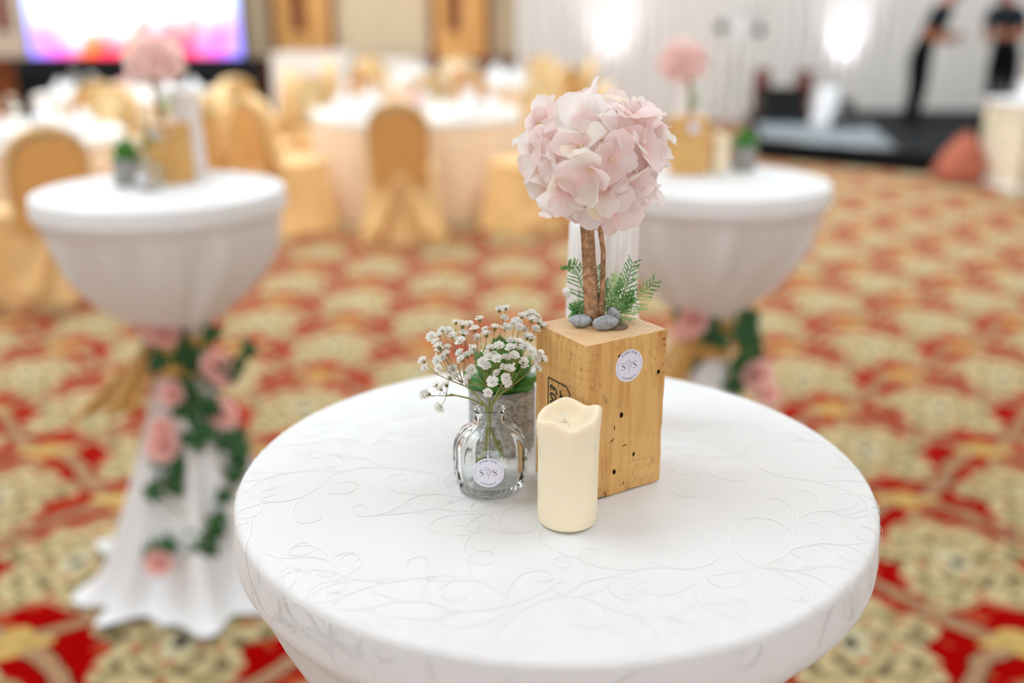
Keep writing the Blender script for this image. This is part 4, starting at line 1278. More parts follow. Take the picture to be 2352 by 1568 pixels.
# ------------------------------------------------------------------ banquet chairs
def make_chair():
    t = thing('banquet_chair', 'gold', 'chair', (0, 0, 0), 0)
    # back: rounded slab, slightly raked
    b = MB()
    def outline(n=26):
        pts = [(-0.185, 0.40), (-0.20, 0.55), (-0.205, 0.70)]
        for k in range(n + 1):
            a = pi - pi * k / n
            pts.append((0.205 * cos(a), 0.745 + 0.20 * sin(a) ** 0.8 if sin(a) > 0 else 0.745))
        pts += [(0.205, 0.70), (0.20, 0.55), (0.185, 0.40)]
        return pts
    o = outline(); n = len(o)
    for (dy, s) in ((-0.05, 0.90), (-0.056, 0.985), (-0.03, 1.0), (0.0, 1.0), (0.026, 0.985), (0.02, 0.9)):
        for (x, z) in o:
            zc = 0.66
            yy = -0.20 - (z - 0.45) * 0.13 + dy
            b.add((x * s, yy, zc + (z - zc) * s))
    for j in range(5):
        for k in range(n): b.quad(j * n + k, j * n + (k + 1) % n, (j + 1) * n + (k + 1) % n, (j + 1) * n + k)
    b.f.append(tuple(range(n))); b.m.append(0)
    b.f.append(tuple(5 * n + k for k in range(n))[::-1]); b.m.append(0)
    bk = b.build('backrest', M['gold_satin'], t)
    # added rear panel with gathered folds, the back's shade put in its colour
    b = MB()
    def f(u, v):
        z = 0.43 + 0.455 * v; w = 0.185 * (1 if v < 0.62 else sqrt(max(0.0, 1 - ((v - 0.62) / 0.42) ** 2)))
        x = (u - 0.5) * 2 * w
        return (x, -0.20 - (z - 0.45) * 0.13 - 0.060 - 0.010 * abs(sin((u - 0.5) * 9)) * (1 - v) - 0.004, z)
    b.grid(17, 12, f); b.build('back_overlay', M['gold_dark'], bk)
    # seat
    b = MB()
    b.lathe([(0.0005, 0.44), (0.20, 0.445), (0.228, 0.455), (0.238, 0.472), (0.226, 0.492), (0.19, 0.503), (0.0005, 0.508)], 40,
            lambda a, r, z, j: (r * (abs(cos(a)) ** 6 + abs(sin(a)) ** 6) ** (-1 / 6) * 0.95, z))
    b.build('seat', M['gold_satin'], t)
    # skirt to the floor with box folds, longer at the back corners
    b = MB()
    def sk(a, r, z, j):
        sq = (abs(cos(a)) ** 5 + abs(sin(a)) ** 5) ** (-1 / 5)
        t_ = 1 - z / 0.46
        w = 0.7 * cos(8 * a + 0.4) + 0.5 * cos(12 * a)
        rr = r * sq * (1 + 0.10 * t_ * w)
        return rr, z
    b.lathe([(0.215, 0.46), (0.222, 0.40), (0.228, 0.30), (0.24, 0.2), (0.258, 0.1), (0.272, 0.03), (0.278, 0.008)], 72, sk)
    b.build('skirt', M['gold_satin'], t)
    # tied bow at the back below the shade panel
    b = MB()
    for sg in (-1, 1):
        def g(u, v, sg=sg):
            z = 0.45 - 0.40 * v + 0.02 * u; x = sg * (0.02 + 0.17 * v + (u - 0.5) * (0.05 + 0.11 * v)); y = -0.245 - 0.035 * v - 0.03 * sin(u * pi)
            return (x, y, z)
        b.grid(7, 9, g)
    o2 = b.build('bow_tail', M['gold_satin'], t); sm = o2.modifiers.new('solid', 'SOLIDIFY'); sm.thickness = 0.004
    b = MB(); b.ell((0, -0.262, 0.452), (0.05, 0.028, 0.03), 12, 8); b.build('bow_knot', M['gold_satin'], t)
    for (x, y) in ((-.17, -.19), (.17, -.19), (-.17, .17), (.17, .17)):
        b = MB(); b.tube([(x, y, 0), (x, y, 0.44)], 0.012, 8); b.build('leg', M['rubber'], t)
    return t
chair0 = make_chair(); chair_used = [False]
def put_chair(x, y, rz, label, group, s=1.0):
    if not chair_used[0]:
        chair_used[0] = True; c = chair0; c.location = (x, y, 0); c.rotation_euler = (0, 0, rz); c['label'] = label; c['group'] = group
    else: c = dup(chair0, (x, y, 0), rz, label, group)
    return c

def banquet_table(c, r, label, seed):
    rnd = random.Random(seed)
    t = thing('banquet_table', label, 'table', (c[0], c[1], 0), 0, 'round banquet tables')
    b = MB(); b.lathe([(0.0005, 0.71), (r - 0.01, 0.71), (r - 0.01, 0.742), (0.0005, 0.742)], 48); b.build('tabletop', M['dado'], t)
    b = MB(); b.tube([(0, 0, 0), (0, 0, 0.71)], 0.05, 12); b.build('pedestal', M['rubber'], t)
    b = MB(); ph = rnd.uniform(0, 6)
    b.lathe([(0.0005, 0.746), (r * 0.5, 0.746), (r - 0.01, 0.746), (r, 0.738), (r + 0.006, 0.70), (r + 0.01, 0.5), (r + 0.016, 0.25), (r + 0.022, 0.01)], 120,
            lambda a, rr, z, j: (rr * (1 + (0.035 * max(0, 0.72 - z) / 0.72) * (cos(18 * a + ph) + 0.5 * cos(27 * a))), z))
    b.build('floor_cloth', M['cream_cloth'], t)
    b = MB(); b.lathe([(0.0005, 0.750), (r - 0.02, 0.750), (r + 0.005, 0.744), (r + 0.012, 0.735), (r + 0.016, 0.70)], 96,
            lambda a, rr, z, j: (rr * (1 + (0.008 if z < 0.71 else 0) * cos(14 * a + ph)), z - (0.03 * (0.5 + 0.5 * cos(4 * a + ph)) if z < 0.71 else 0)))
    b.build('top_cloth', M['top_cloth'], t)
    return t

def plate_mesh():
    b = MB(); b.lathe([(0.0005, 0.0), (0.08, 0.0), (0.125, 0.014), (0.128, 0.017), (0.12, 0.016), (0.08, 0.006), (0.0005, 0.006)], 28); return b.mesh('dinner_plate', M['china'])
def napkin_mesh():
    b = MB(); b.lathe([(0.055, 0.0), (0.05, 0.05), (0.032, 0.08), (0.008, 0.12), (0.001, 0.125)], 16, lambda a, r, z, j: (r * (1 + 0.2 * cos(5 * a)), z)); return b.mesh('folded_napkin', M['napkin'])
def glass_mesh():
    b = MB(); b.lathe([(0.0005, 0), (0.034, 0), (0.034, 0.003), (0.005, 0.008), (0.004, 0.08), (0.02, 0.095), (0.036, 0.125), (0.036, 0.16), (0.031, 0.19), (0.029, 0.19), (0.034, 0.16), (0.034, 0.126), (0.018, 0.098), (0.0005, 0.092)], 20); return b.mesh('wine_glass', M['glass'])
PLATE, NAPKIN, WGLASS = plate_mesh(), napkin_mesh(), glass_mesh()

def centrepiece(c, label, seed):
    rnd = random.Random(seed)
    t = thing('table_centrepiece', label, 'flowers', (c[0], c[1], 0.7505), 0, 'flower bowls on the banquet tables')
    b = MB(); b.lathe([(0.0005, 0), (0.06, 0), (0.05, 0.02), (0.09, 0.09), (0.085, 0.09), (0.045, 0.025), (0.0005, 0.02)], 24); b.build('bowl', M['china'], t)
    for k in range(12):
        a = k * 2.4; r = 0.018 * sqrt(k) * 1.25; p = Vector((r * cos(a), r * sin(a), 0.10 - r * 0.4))
        o = link('rose', ROSE, t); o.matrix_local = Matrix.Translation(p) @ frame_z(Vector((p.x * 8, p.y * 8, 1)), a) @ Matrix.Scale(1.5, 4)

def set_table(name_phrase, c, r, n, a0, seed, chair_r=1.17, skip=(), settings=True, special=None, first_out=0.0):
    banquet_table(c, r, 'round banquet table with white top cloth, ' + name_phrase, seed)
    rnd = random.Random(seed)
    side = {0: 'near side', 1: 'near stage side', 2: 'stage side', 3: 'far stage side', 4: 'far side', 5: 'far screen side', 6: 'screen side', 7: 'near screen side'}
    for k in range(n):
        if k in skip: continue
        a = a0 + 2 * pi * k / n
        rr = chair_r + rnd.uniform(-.02, .04) + (first_out if k == 0 else 0)
        x, y = c[0] + rr * cos(a), c[1] + rr * sin(a)
        lab = (special or {}).get(k) or 'gold chair on the %s of the table %s' % (side[k], name_phrase)
        put_chair(x, y, a + pi / 2 + rnd.uniform(-.08, .08), lab, 'gold chairs at the table ' + name_phrase)
        if settings:
            px, py = c[0] + (r - 0.22) * cos(a), c[1] + (r - 0.22) * sin(a)
            tag(link('dinner_plate', PLATE, None, (px, py, 0.7505)), 'white plate on the %s of the round table %s' % (side[k], name_phrase), 'plate', 'plates on the table ' + name_phrase)
            tag(link('folded_napkin', NAPKIN, None, (px, py, 0.7570), (0, 0, a)), 'white cone napkin on the %s of the table %s' % (side[k], name_phrase), 'napkin', 'napkins on the table ' + name_phrase)
            gx, gy = c[0] + (r - 0.36) * cos(a + 0.25), c[1] + (r - 0.36) * sin(a + 0.25)
            tag(link('wine_glass', WGLASS, None, (gx, gy, 0.7505)), 'stemmed glass on the %s of the table %s' % (side[k], name_phrase), 'glass', 'glasses on the table ' + name_phrase)
    if settings:
        centrepiece(c, 'low pink flower bowl on the round table ' + name_phrase, seed)

D = -pi / 2
set_table('nearest the hydrangea', (-0.78, 6.98), 0.80, 8, D, 1, special={
    0: 'gold chair seen square from behind, nearest the middle of the carpet',
    1: 'gold chair turned side-on just beside the hydrangea ball',
    7: 'gold chair seen from behind at an angle, beside the rim of the ivy-wrapped table'})
set_table('cut by the photo edge', (-3.35, 5.5), 0.80, 8, D + 0.62, 2, first_out=0.14, special={
    0: 'gold chair closest to the camera, partly behind the ivy-wrapped table'})
set_table('behind the ivy-wrapped table', (-3.6, 8.6), 0.80, 8, D + 0.2, 3, skip=(3, 4, 5))
set_table('before the wood pilasters', (-0.6, 10.4), 0.80, 8, D + 0.1, 4)
set_table('below the screen end', (-6.4, 7.1), 0.80, 8, D + 0.3, 5, settings=False, skip=(3, 4))

# white draped tables along the back wall
def draped_table(x0, x1, y0, y1, h, label):
    t = thing('draped_table', label, 'table', ((x0 + x1) / 2, (y0 + y1) / 2, 0), 0, 'white draped tables by the wall')
    w, d = (x1 - x0) / 2, (y1 - y0) / 2
    b = MB(); b.box(-w + .01, w - .01, -d + .01, d - .01, h - 0.03, h - 0.004); b.build('tabletop', M['dado'], t, False)
    for (sx, sy) in ((-1, -1), (1, -1), (-1, 1), (1, 1)):
        b = MB(); b.tube([(sx * (w - .06), sy * (d - .06), 0), (sx * (w - .06), sy * (d - .06), h - 0.03)], 0.02, 8); b.build('leg', M['rubber'], t)
    b = MB(); N = 140
    def per(k):
        s = (k / N * 4) % 4; i = int(s); f = s - i
        c = [(-w, -d), (w, -d), (w, d), (-w, d)]; a, e = c[i], c[(i + 1) % 4]
        return Vector((a[0] + (e[0] - a[0]) * f, a[1] + (e[1] - a[1]) * f, 0))
    rows = [(0.98, h), (1.0, h - 0.004), (1.005, h - 0.02), (1.01, h * 0.6), (1.02, h * 0.3), (1.025, 0.01)]
    for (s, z) in rows:
        for k in range(N):
            p = per(k) * s; fold = 0.012 * (1 - z / h) * sin(k * 1.4); nn = p.normalized()
            b.add((p.x + nn.x * fold, p.y + nn.y * fold, z))
    for j in range(len(rows) - 1):
        for k in range(N): b.quad(j * N + k, j * N + (k + 1) % N, (j + 1) * N + (k + 1) % N, (j + 1) * N + k)
    b.f.append(tuple(range(N))[::-1]); b.m.append(0)
    b.build('cloth', M['top_cloth'], t, False)
p0, p1 = at(622, 122, y=12.6), at(798, 122, y=12.6)
draped_table(p0.x, p1.x, 12.6, 13.3, p0.z, 'square-topped white draped table against the wood pilaster beside the screen')
p0, p1 = at(812, 136, y=12.7), at(955, 136, y=12.7)
draped_table(p0.x, p1.x, 12.7, 13.4, p0.z, 'lower white draped table below the cream wall panel')

# ------------------------------------------------------------------ LED screen
SY = 12.6
s0, s1 = at(70, 130, y=SY), at(556, 128, y=SY)
t = thing('led_screen', 'bright LED video wall showing a white glow with pink and orange flames', 'screen', ((s0.x + s1.x) / 2, SY, 0))
w = (s1.x - s0.x) / 2
b = MB(); b.box(-w - 0.04, w + 0.04, 0.02, 0.16, s0.z - 0.04, s0.z + 2.3); b.build('housing', M['blackp'], t, False)
b = MB(); b.box(-w, w, 0.0, 0.02, s0.z, s0.z + 2.2); b.build('picture', M['screen'], t, False)
b = MB()
N = 90
b.grid(N, 4, lambda u, v: (-w - 0.25 + (2 * w + 0.5) * u, 0.02 + 0.02 * sin(u * 140), (s0.z - 0.02) * (1 - v)))
o = b.build('skirting', M['black'], t); sm = o.modifiers.new('solid', 'SOLIDIFY'); sm.thickness = 0.006

# ------------------------------------------------------------------ stage, drape, uplights
ST = 0.20
f0, f1 = at(1735, 366, z=0), at(2236, 411, z=0)
dirv = (f1 - f0).normalized(); inn = Vector((-dirv.y, dirv.x, 0)); inn = inn if inn.y > 0 else -inn
f2 = f1; f_1 = f0
t = thing('stage', 'low black stage in front of the white drape', 'stage', (0, 0, 0))
b = MB()
poly = [(f_1.x, f_1.y), (f2.x, f2.y), (8.3, 7.5), (8.3, 12.6), (0.6, 12.6), (0.6, 11.4)]
poly = [(f_1.x, f_1.y), (f2.x, f2.y), (8.2, f2.y), (8.2, 12.6), (at(1738, 262, z=ST).x, 12.6)]
n = len(poly)
for z in (ST - 0.05, ST):
    for p in poly: b.add((p[0], p[1], z))
for k in range(n): b.quad(k, (k + 1) % n, n + (k + 1) % n, n + k)
b.f.append(tuple(range(n))[::-1]); b.m.append(0); b.f.append(tuple(n + k for k in range(n))); b.m.append(0)
stage_deck = b.build('deck', M['black'], t, False)
b = MB()
for k in range(n):
    a, c = Vector(poly[k]).to_3d(), Vector(poly[(k + 1) % n]).to_3d()
    L = (c - a).length; m = max(4, int(L / 0.05)); nn = (c - a).cross(Vector((0, 0, 1))).normalized()
    bb = len(b.v)
    for i in range(m + 1):
        p = a.lerp(c, i / m) - nn * (0.02 + 0.012 * (i % 2))
        b.add((p.x, p.y, 0.0)); b.add((p.x, p.y, ST - 0.051))
    for i in range(m): b.quad(bb + 2 * i, bb + 2 * i + 2, bb + 2 * i + 3, bb + 2 * i + 1)
b.build('skirt', M['black'], t, False)
# pale grey deck module laid at the front of the stage
a0 = f0 + dirv * 0.04 + inn * 0.05; a1 = f0 + dirv * ((at(2006, 366, z=ST) - f0).dot(dirv)) + inn * 0.05; a0.z = a1.z = ST; a2 = at(2000, 292, z=ST); a3 = at(1735, 286, z=ST)
g = thing('stage_module', 'pale grey carpeted deck module at the front of the stage', 'stage deck', (a0.x, a0.y, ST + 0.001))
b = MB(); q = [p - Vector((a0.x, a0.y, ST)) for p in (a0, a1, a2, a3)]
for z in (0.0, 0.02):
    for p in q: b.add((p.x, p.y, z))
b.quad(3, 2, 1, 0); b.quad(4, 5, 6, 7)
for k in range(4): b.quad(k, (k + 1) % 4, 4 + (k + 1) % 4, 4 + k)
bevel_mod(b.build('deck_panel', M['grey'], g, False), 0.005)
b = MB(); e0, e1 = q[0], q[1]
b.tube([e0 + Vector((0, -0.004, 0.012)), e1 + Vector((0, -0.004, 0.012))], 0.009, 8); b.build('edge_strip', M['metal'], g)
# slouching reddish bean bag on the carpet
a0 = at(2206, 412, z=0)
g = thing('bean_bag', 'slouching reddish bean bag on the carpet before the stage', 'bean bag', (a0.x - 0.10, a0.y - 0.15, 0))
b = MB()
b.lathe([(0.0005, 0.0), (0.17, 0.0), (0.215, 0.03), (0.225, 0.10), (0.19, 0.22), (0.13, 0.33), (0.08, 0.40), (0.03, 0.43), (0.0005, 0.435)], 32,
        lambda a, r, z, j: (r * (1 + 0.07 * sin(3 * a + 9 * z) + 0.03 * sin(8 * a)), z))
b.v = [(x + 0.10 * z, y, z) for (x, y, z) in b.v]
sub_mod(b.build('bag', pbr('rust_fabric', (176, 102, 82), 0.85, 0.15, var=0.15, vs=6), g), 1)
b = MB(); b.ell((0.045, 0, 0.44), (0.03, 0.03, 0.02), 12, 8); b.build('tied_top', M['redrail'], g)

t = thing('stage_drape', 'pleated white drape hanging across the whole stage wall', 'curtain', (0, 0, 0))
dp = [(0.02, 13.2), (2.2, 12.95), (4.4, 12.75), (6.6, 12.7), (8.45, 12.7)]
for k in range(4):
    a, c = Vector((dp[k][0], dp[k][1], 0)), Vector((dp[k + 1][0], dp[k + 1][1], 0))
    b = MB(); m = 120; nn = (c - a).cross(Vector((0, 0, 1))).normalized()
    def f(u, v, a=a, c=c, nn=nn, k=k):
        p = a.lerp(c, u); s = u * 14 + k * 14
        return tuple(p + nn * (0.06 * sin(s * 2 * pi) + 0.025 * sin(s * 3.7 * pi + 1)) * (1 - 0.25 * v) + Vector((0, 0, 0.02 + 4.1 * v)))
    b.grid(m, 6, f); o = b.build('drape_panel', M['drape'], t)
b = MB(); b.tube([(p[0], p[1], 4.14) for p in dp], 0.02, 8); b.build('rail', M['metal'], t)

def uplight(x, y, z, label, power, tilt=0.1):
    t = thing('uplight', label, 'stage light', (x, y, z), 0, 'par can uplights')
    b = MB(); b.lathe([(0.0005, 0.04), (0.07, 0.04), (0.085, 0.06), (0.09, 0.17), (0.082, 0.17), (0.07, 0.10), (0.0005, 0.09)], 20); b.build('can', M['blackp'], t)
    b = MB()
    b.box(-0.10, -0.09, -0.02, 0.02, 0, 0.13); b.box(0.09, 0.10, -0.02, 0.02, 0, 0.13); b.box(-0.10, 0.10, -0.02, 0.02, 0, 0.01); b.build('yoke', M['blackp'], t, False)
    b = MB(); b.lathe([(0.0005, 0.10), (0.068, 0.10)], 20); b.build('lens', pbr('lamp_lens', (235, 235, 255), 0.3, emit=(225, 228, 255), es=8), t)
    L = bpy.data.lights.new('uplight_beam', 'SPOT'); L.energy = power; L.color = (0.84, 0.87, 1.0); L.spot_size = radians(52); L.spot_blend = 1.0; L.shadow_soft_size = 0.06
    o = bpy.data.objects.new('uplight_beam', L); col.objects.link(o); o.parent = t; o.location = (0, 0, 0.19)
    o.rotation_euler = (pi + tilt, 0, 0)
q = at(1405, 230, y=12.45); uplight(q.x, 12.45, 0.0 if q.x < 1.4 else ST, 'uplight washing the drape behind the pink hydrangea', 110, -0.36)
q = at(1945, 230, y=12.35); uplight(q.x, 12.35, ST, 'uplight washing the drape behind the grey deck module', 110, -0.36)

# ------------------------------------------------------------------ stage equipment
def gear(u, y): return at(u, 260, y=y).x
yk = 11.1
k = at(1795, 260, y=yk)
t = thing('keyboard_case', 'low black equipment case on the stage behind the grey deck module', 'case', (k.x - 0.03, yk, ST + 0.022))
b = MB(); b.box(-0.25, 0.25, -0.2, 0.2, 0.0, 0.34); bevel_mod(b.build('body', M['blackp'], t, False), 0.02)
b = MB(); b.box(-0.26, 0.26, -0.21, 0.21, 0.34, 0.38); bevel_mod(b.build('lid', M['black'], t, False), 0.01)
for sx in (-1, 1):
    b = MB(); b.tube([(sx * 0.25, -0.06, 0.2), (sx * 0.275, -0.06, 0.2), (sx * 0.275, 0.06, 0.2), (sx * 0.25, 0.06, 0.2)], 0.008, 6); b.build('handle', M['metal'], t)
def drum(u, v, y, label, s=1.0, mat='maroon'):
    k = at(u, v, y=y)
    t = thing('conga_drum', label, 'drum', (k.x, y, ST), 0, 'tall drums on the stage')
    H = k.z - ST
    b = MB(); b.lathe([(0.0005, 0.0), (0.075, 0.0), (0.09, H * 0.2), (0.11, H * 0.55), (0.095, H * 0.9), (0.088, H - 0.01), (0.0005, H - 0.01)], 24); b.build('shell', M[mat], t)
    b = MB(); b.lathe([(0.089, H - 0.05), (0.097, H - 0.045), (0.097, H), (0.0005, H + 0.004)], 24); b.build('head', M['maroon'], t)
    b = MB(); b.lathe([(0.099, H * 0.84), (0.104, H * 0.84), (0.104, H * 0.87), (0.099, H * 0.87)], 24, close=True); b.build('hoop', M['rubber'], t)
drum(1752, 158, 11.5, 'dark red tall drum behind the black case, nearer the far table hydrangea')
drum(1850, 160, 11.5, 'brown tall drum behind the black case, nearer the bright drape glow')
k = at(1876, 262, y=10.9)
t = thing('covered_stool', 'small stool under a white cloth on the stage beside the black case', 'stool', (k.x + 0.05, 10.7, ST + 0.022))
b = MB(); b.lathe([(0.0005, 0.40), (0.10, 0.40), (0.115, 0.38), (0.13, 0.2), (0.17, 0.01)], 48, lambda a, r, z, j: (r * (1 + 0.08 * (1 - z / 0.4) * cos(7 * a)), z)); b.build('cloth', M['white_p'], t)
b = MB(); b.tube([(0, 0, 0), (0, 0, 0.38)], 0.06, 10); b.build('post', M['rubber'], t)
k = at(1960, 290, y=10.4)
t = thing('floor_monitor', 'black wedge floor monitor lying on the stage', 'speaker', (k.x, 10.4, ST), 0.3)
b = MB(); pts = [(-0.16, 0, 0), (-0.16, 0.24, 0), (-0.16, 0.24, 0.16), (-0.16, 0.1, 0.16), (0.16, 0, 0), (0.16, 0.24, 0), (0.16, 0.24, 0.16), (0.16, 0.1, 0.16)]
for p in pts: b.add(p)
b.quad(0, 3, 2, 1); b.quad(4, 5, 6, 7); b.quad(0, 4, 7, 3); b.quad(3, 7, 6, 2); b.quad(2, 6, 5, 1); b.quad(1, 5, 4, 0)
bevel_mod(b.build('cabinet', M['blackp'], t, False), 0.01)
b = MB(); b.ribbon([Vector((-0.13, 0.01, 0.03)), Vector((0.13, 0.01, 0.03))], 0.02, Vector((0, -0.85, 0.53)), 0.002); b.build('grille', M['rubber'], t, False)
# lamp bar stand
k = at(1700, 30, y=11.6); kl = at(1655, 66, y=11.6); kr = at(1741, 72, y=11.6)
t = thing('lamp_stand', 'thin T-bar stand with two lamp heads in front of the drape', 'light stand', (k.x, 11.6, ST + 0.01))
b = MB(); b.tube([(0, 0, 0.3), (0, 0, k.z - ST)], 0.012, 8); b.build('pole', M['metal'], t)
for i in range(3):
    a = i * 2 * pi / 3 + 0.4; b = MB(); b.tube([(0, 0, 0.42), (0.28 * cos(a), 0.28 * sin(a), 0.0)], 0.009, 6); b.build('leg', M['metal'], t)
b = MB(); b.tube([(kl.x - k.x - .05, 0, k.z - ST), (kr.x - k.x + .05, 0, k.z - ST)], 0.012, 8); b.build('crossbar', M['metal'], t)
for (q, mm) in ((kl, 'rubber'), (kr, 'blackp')):
    b = MB(); b.lathe([(0.0005, -0.09), (0.045, -0.08), (0.06, 0.0), (0.065, 0.09), (0.055, 0.09), (0.045, 0.02), (0.0005, 0.0)], 18)
    b.v = [(x, -z, y) for (x, y, z) in b.v]
    o = b.build('lamp_head', M[mm], t, True, (q.x - k.x, 0, q.z - ST))
    b = MB(); b.tube([(0, 0, 0.06), (0, 0, k.z - q.z)], 0.008, 6); b.build('hanger', M['metal'], o)
k = at(1280, 240, y=11.8)
t = thing('loudspeaker', 'black loudspeaker standing on the floor beside the hydrangea', 'speaker', (k.x, 11.8, 0))
b = MB(); b.box(-0.09, 0.09, -0.12, 0.12, 0.0, 0.62); bevel_mod(b.build('cabinet', M['blackp'], t, False), 0.01)
b = MB(); b.box(-0.08, 0.08, -0.13, -0.121, 0.05, 0.58); b.build('grille', M['rubber'], t, False)

# ------------------------------------------------------------------ people on the stage
def person(label, loc, rz, lean, seed, prop=True):
    t = thing('person', label, 'person', loc, rz)
    J = {}
    V = []; Ed = []; Rd = []
    def v(name, p, r, par=None):
        J[name] = len(V); V.append(p); Rd.append(r)
        if par: Ed.append((J[par], J[name]))
    L = lambda z, base=0.95: lean * max(0, z - base)
    def pt(x, y, z): return (x, y - L(z), z)
    v('pelvis', pt(0, 0, 0.95), (0.155, 0.11))
    v('belly', pt(0, 0, 1.08), (0.145, 0.105), 'pelvis'); v('chest', pt(0, 0.0, 1.27), (0.165, 0.115), 'belly'); v('collar', pt(0, 0.0, 1.42), (0.12, 0.085), 'chest')
    v('neck', pt(0, -0.01, 1.50), (0.055, 0.055), 'collar'); v('jaw', pt(0, -0.05, 1.575), (0.07, 0.08), 'neck'); v('skull', pt(0, -0.04, 1.66), (0.078, 0.095), 'jaw'); v('crown', pt(0, -0.035, 1.73), (0.05, 0.06), 'skull')
    for sg, s in ((-1, 'l'), (1, 'r')):
        v('hip' + s, (sg * 0.09, 0, 0.88), (0.105, 0.11), 'pelvis'); v('thigh' + s, (sg * 0.10, -0.01, 0.70), (0.098, 0.105), 'hip' + s); v('knee' + s, (sg * 0.10, -0.02, 0.48), (0.078, 0.085), 'thigh' + s)
        v('calf' + s, (sg * 0.105, 0.01, 0.32), (0.072, 0.078), 'knee' + s); v('ankle' + s, (sg * 0.11, 0.02, 0.085), (0.055, 0.06), 'calf' + s); v('toe' + s, (sg * 0.12, -0.14, 0.035), (0.04, 0.032), 'ankle' + s)
        v('shoulder' + s, pt(sg * 0.19, 0, 1.40), (0.065, 0.065), 'collar'); v('elbow' + s, pt(sg * 0.25, -0.03, 1.12), (0.045, 0.045), 'shoulder' + s)
        v('wrist' + s, (sg * 0.10, -0.30 - L(1.1), 1.08 + 0.03 * sg), (0.030, 0.030), 'elbow' + s); v('palm' + s, (sg * 0.055, -0.36 - L(1.1), 1.09 + 0.03 * sg), (0.036, 0.022), 'wrist' + s)
        for k in range(4):
            x = sg * (0.045 - 0.018 * k); v('f%d%s' % (k, s), (x, -0.41 - L(1.1) + 0.006 * k, 1.10 + 0.03 * sg), (0.010, 0.010), 'palm' + s); v('g%d%s' % (k, s), (x - sg * 0.012, -0.43 - L(1.1) + 0.006 * k, 1.075 + 0.03 * sg), (0.008, 0.008), 'f%d%s' % (k, s))
        v('th' + s, (sg * 0.02, -0.37 - L(1.1), 1.125 + 0.03 * sg), (0.010, 0.010), 'palm' + s)
    me = bpy.data.meshes.new('skeleton'); me.from_pydata(V, Ed, [])
    o = bpy.data.objects.new('skeleton', me); col.objects.link(o)
    o.modifiers.new('skin', 'SKIN')
    if not me.skin_vertices: 
        bpy.context.view_layer.objects.active = o
    for i, sv in enumerate(me.skin_vertices[0].data): sv.radius = Rd[i]; sv.use_root = (i == 0)
    sub_mod(o, 2)
    dg = bpy.context.evaluated_depsgraph_get(); dg.update()
    mm = bpy.data.meshes.new_from_object(o.evaluated_get(dg)); bpy.data.objects.remove(o)
    for m_ in (M['skin'], M['shirt'], M['trousers'], M['blackp']): mm.materials.append(m_)
    for p in mm.polygons:
        c = p.center; p.use_smooth = True
        arm = abs(c.x) > 0.02 and c.y < -0.10 - L(1.1) and 1.0 < c.z < 1.2
        if c.z < 0.10: i = 3
        elif c.z < 1.0: i = 2
        elif c.z > 1.475: i = 0
        elif arm or (abs(c.x) > 0.215 and c.z < 1.22): i = 0
        else: i = 1
        p.material_index = i
    link('body', mm, t)
    t.scale = (0.9, 0.9, 0.9)
    hy = -0.035 - L(1.68)
    b = MB(); b.ell((0, hy + 0.012, 1.70), (0.088, 0.105, 0.085), 16, 10, None, 0.05)
    b.v = [(x, y, max(z, 1.64 + 0.5 * max(0, (hy - y)))) for (x, y, z) in b.v]; b.build('hair', M['hair'], t)
    b = MB(); fy = hy - 0.095
    b.tube([(0, fy, 1.655), (0, fy - 0.022, 1.62), (0, fy, 1.612)], [0.008, 0.014, 0.008], 8); b.build('nose', M['skin'], t)
    for sg in (-1, 1):
        b = MB(); b.ell((sg * 0.032, fy + 0.012, 1.655), (0.013, 0.008, 0.007), 8, 6); b.build('eye', M['hair'], t)
        b = MB(); b.ell((sg * 0.086, hy + 0.02, 1.64), (0.010, 0.02, 0.03), 8, 6); b.build('ear', M['skin'], t)
    b = MB(); b.ell((0, fy + 0.012, 1.585), (0.024, 0.008, 0.006), 8, 6); b.build('mouth', M['maroon'], t)
    return t
k = at(2093, 293, z=ST)
person('person in dark shirt and black trousers leaning forward before the pale drape', (k.x, k.y, ST), radians(46), 0.45, 1)
k2 = at(2278, 292, z=ST)
person('person in black half hidden behind the tiered stand on the stage', (k2.x + 0.03, k2.y, ST), radians(-50), 0.30, 2)
hand = Vector((k.x, k.y, 0)) + Matrix.Rotation(radians(46), 3, 'Z') @ Vector((0, -0.50 * 0.9, 0))
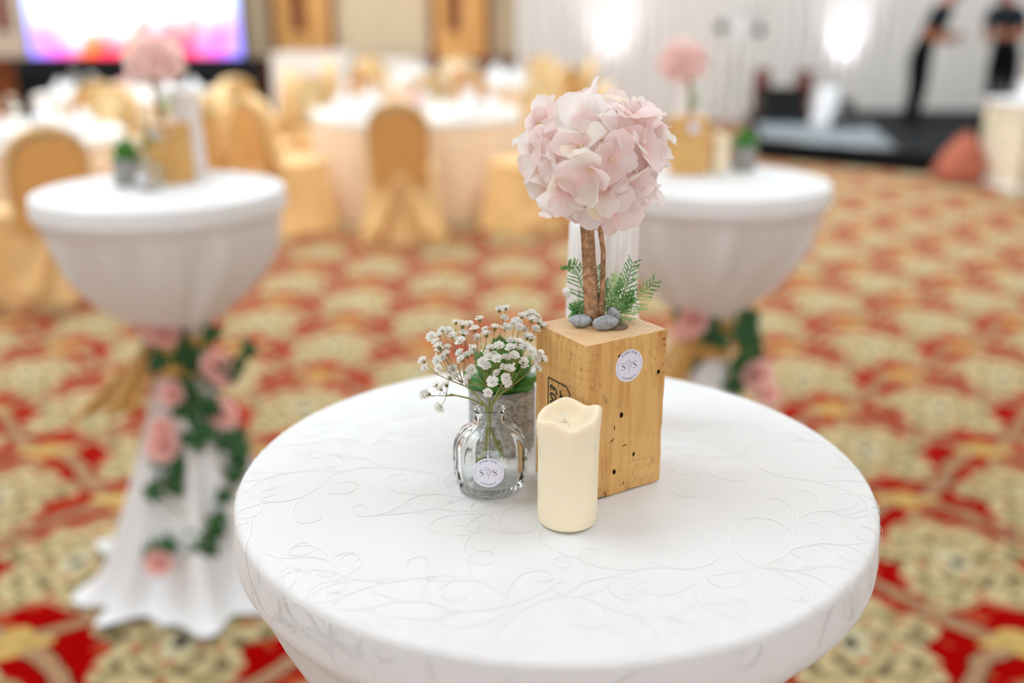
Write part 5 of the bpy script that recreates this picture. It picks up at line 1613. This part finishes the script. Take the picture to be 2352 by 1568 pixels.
t = thing('clipboard', 'tan clipboard held by the leaning person', 'clipboard', (hand.x, hand.y, ST + 0.985), radians(46))
b = MB(); b.box(-0.11, 0.11, -0.12, 0.12, 0, 0.006); bevel_mod(b.build('board', M['tan'], t, False), 0.002)
b = MB(); b.box(-0.04, 0.04, 0.09, 0.115, 0.006, 0.014); b.build('clip', M['metal'], t, False)

# ------------------------------------------------------------------ tiered stand at the photo edge
pb = at(2330, 440, z=0); py = pb.y + 0.28
t = thing('cake_table', 'cream floral-printed square stand on the carpet in front of the stage', 'stand', (pb.x + 0.36, py, 0), 0.12)
b = MB(); b.box(-0.44, 0.44, -0.3, 0.3, 0.0, 0.71); bevel_mod(b.build('body', M['print_cream'], t, False), 0.012)
b = MB(); b.box(-0.46, 0.46, -0.32, 0.32, 0.71, 0.74); bevel_mod(b.build('top', M['white_p'], t, False), 0.008)
b = MB(); b.box(-0.46, 0.46, -0.32, 0.32, 0.0, 0.05); bevel_mod(b.build('base', M['white_p'], t, False), 0.008)
c = thing('tiered_cake', 'tall tiered cake with pink flowers on the floral-printed stand', 'cake', (pb.x + 0.40, py, 0.742))
tiers = ((0.33, 0.0, 0.13, 'white_p'), (0.27, 0.13, 0.36, 'cream_cloth'), (0.29, 0.36, 0.44, 'grey'), (0.27, 0.44, 0.62, 'white_p'))
for (r, z0, z1, mm) in tiers:
    b = MB(); b.lathe([(0.0005, z0), (r - 0.005, z0), (r, z0 + 0.005), (r, z1 - 0.012), (r - 0.012, z1), (0.0005, z1)], 48, lambda a, rr, z, j: (rr * (1 + 0.004 * cos(24 * a)), z)); b.build('tier', M[mm], c)
pk = pbr('coral_flower', (226, 130, 120), 0.7, 0.2)
rm = ROSE.copy(); rm.materials.clear(); rm.materials.append(pk)
for k in range(26):
    a = k * 2.4; r = 0.045 * sqrt(k); p = Vector((r * cos(a), r * sin(a), 0.62 + 0.12 * (1 - (r / 0.24) ** 2)))
    o = link('flower', rm, c); o.matrix_local = Matrix.Translation(p) @ frame_z(Vector((p.x * 5, p.y * 5, 1)), a) @ Matrix.Scale(2.2, 4)
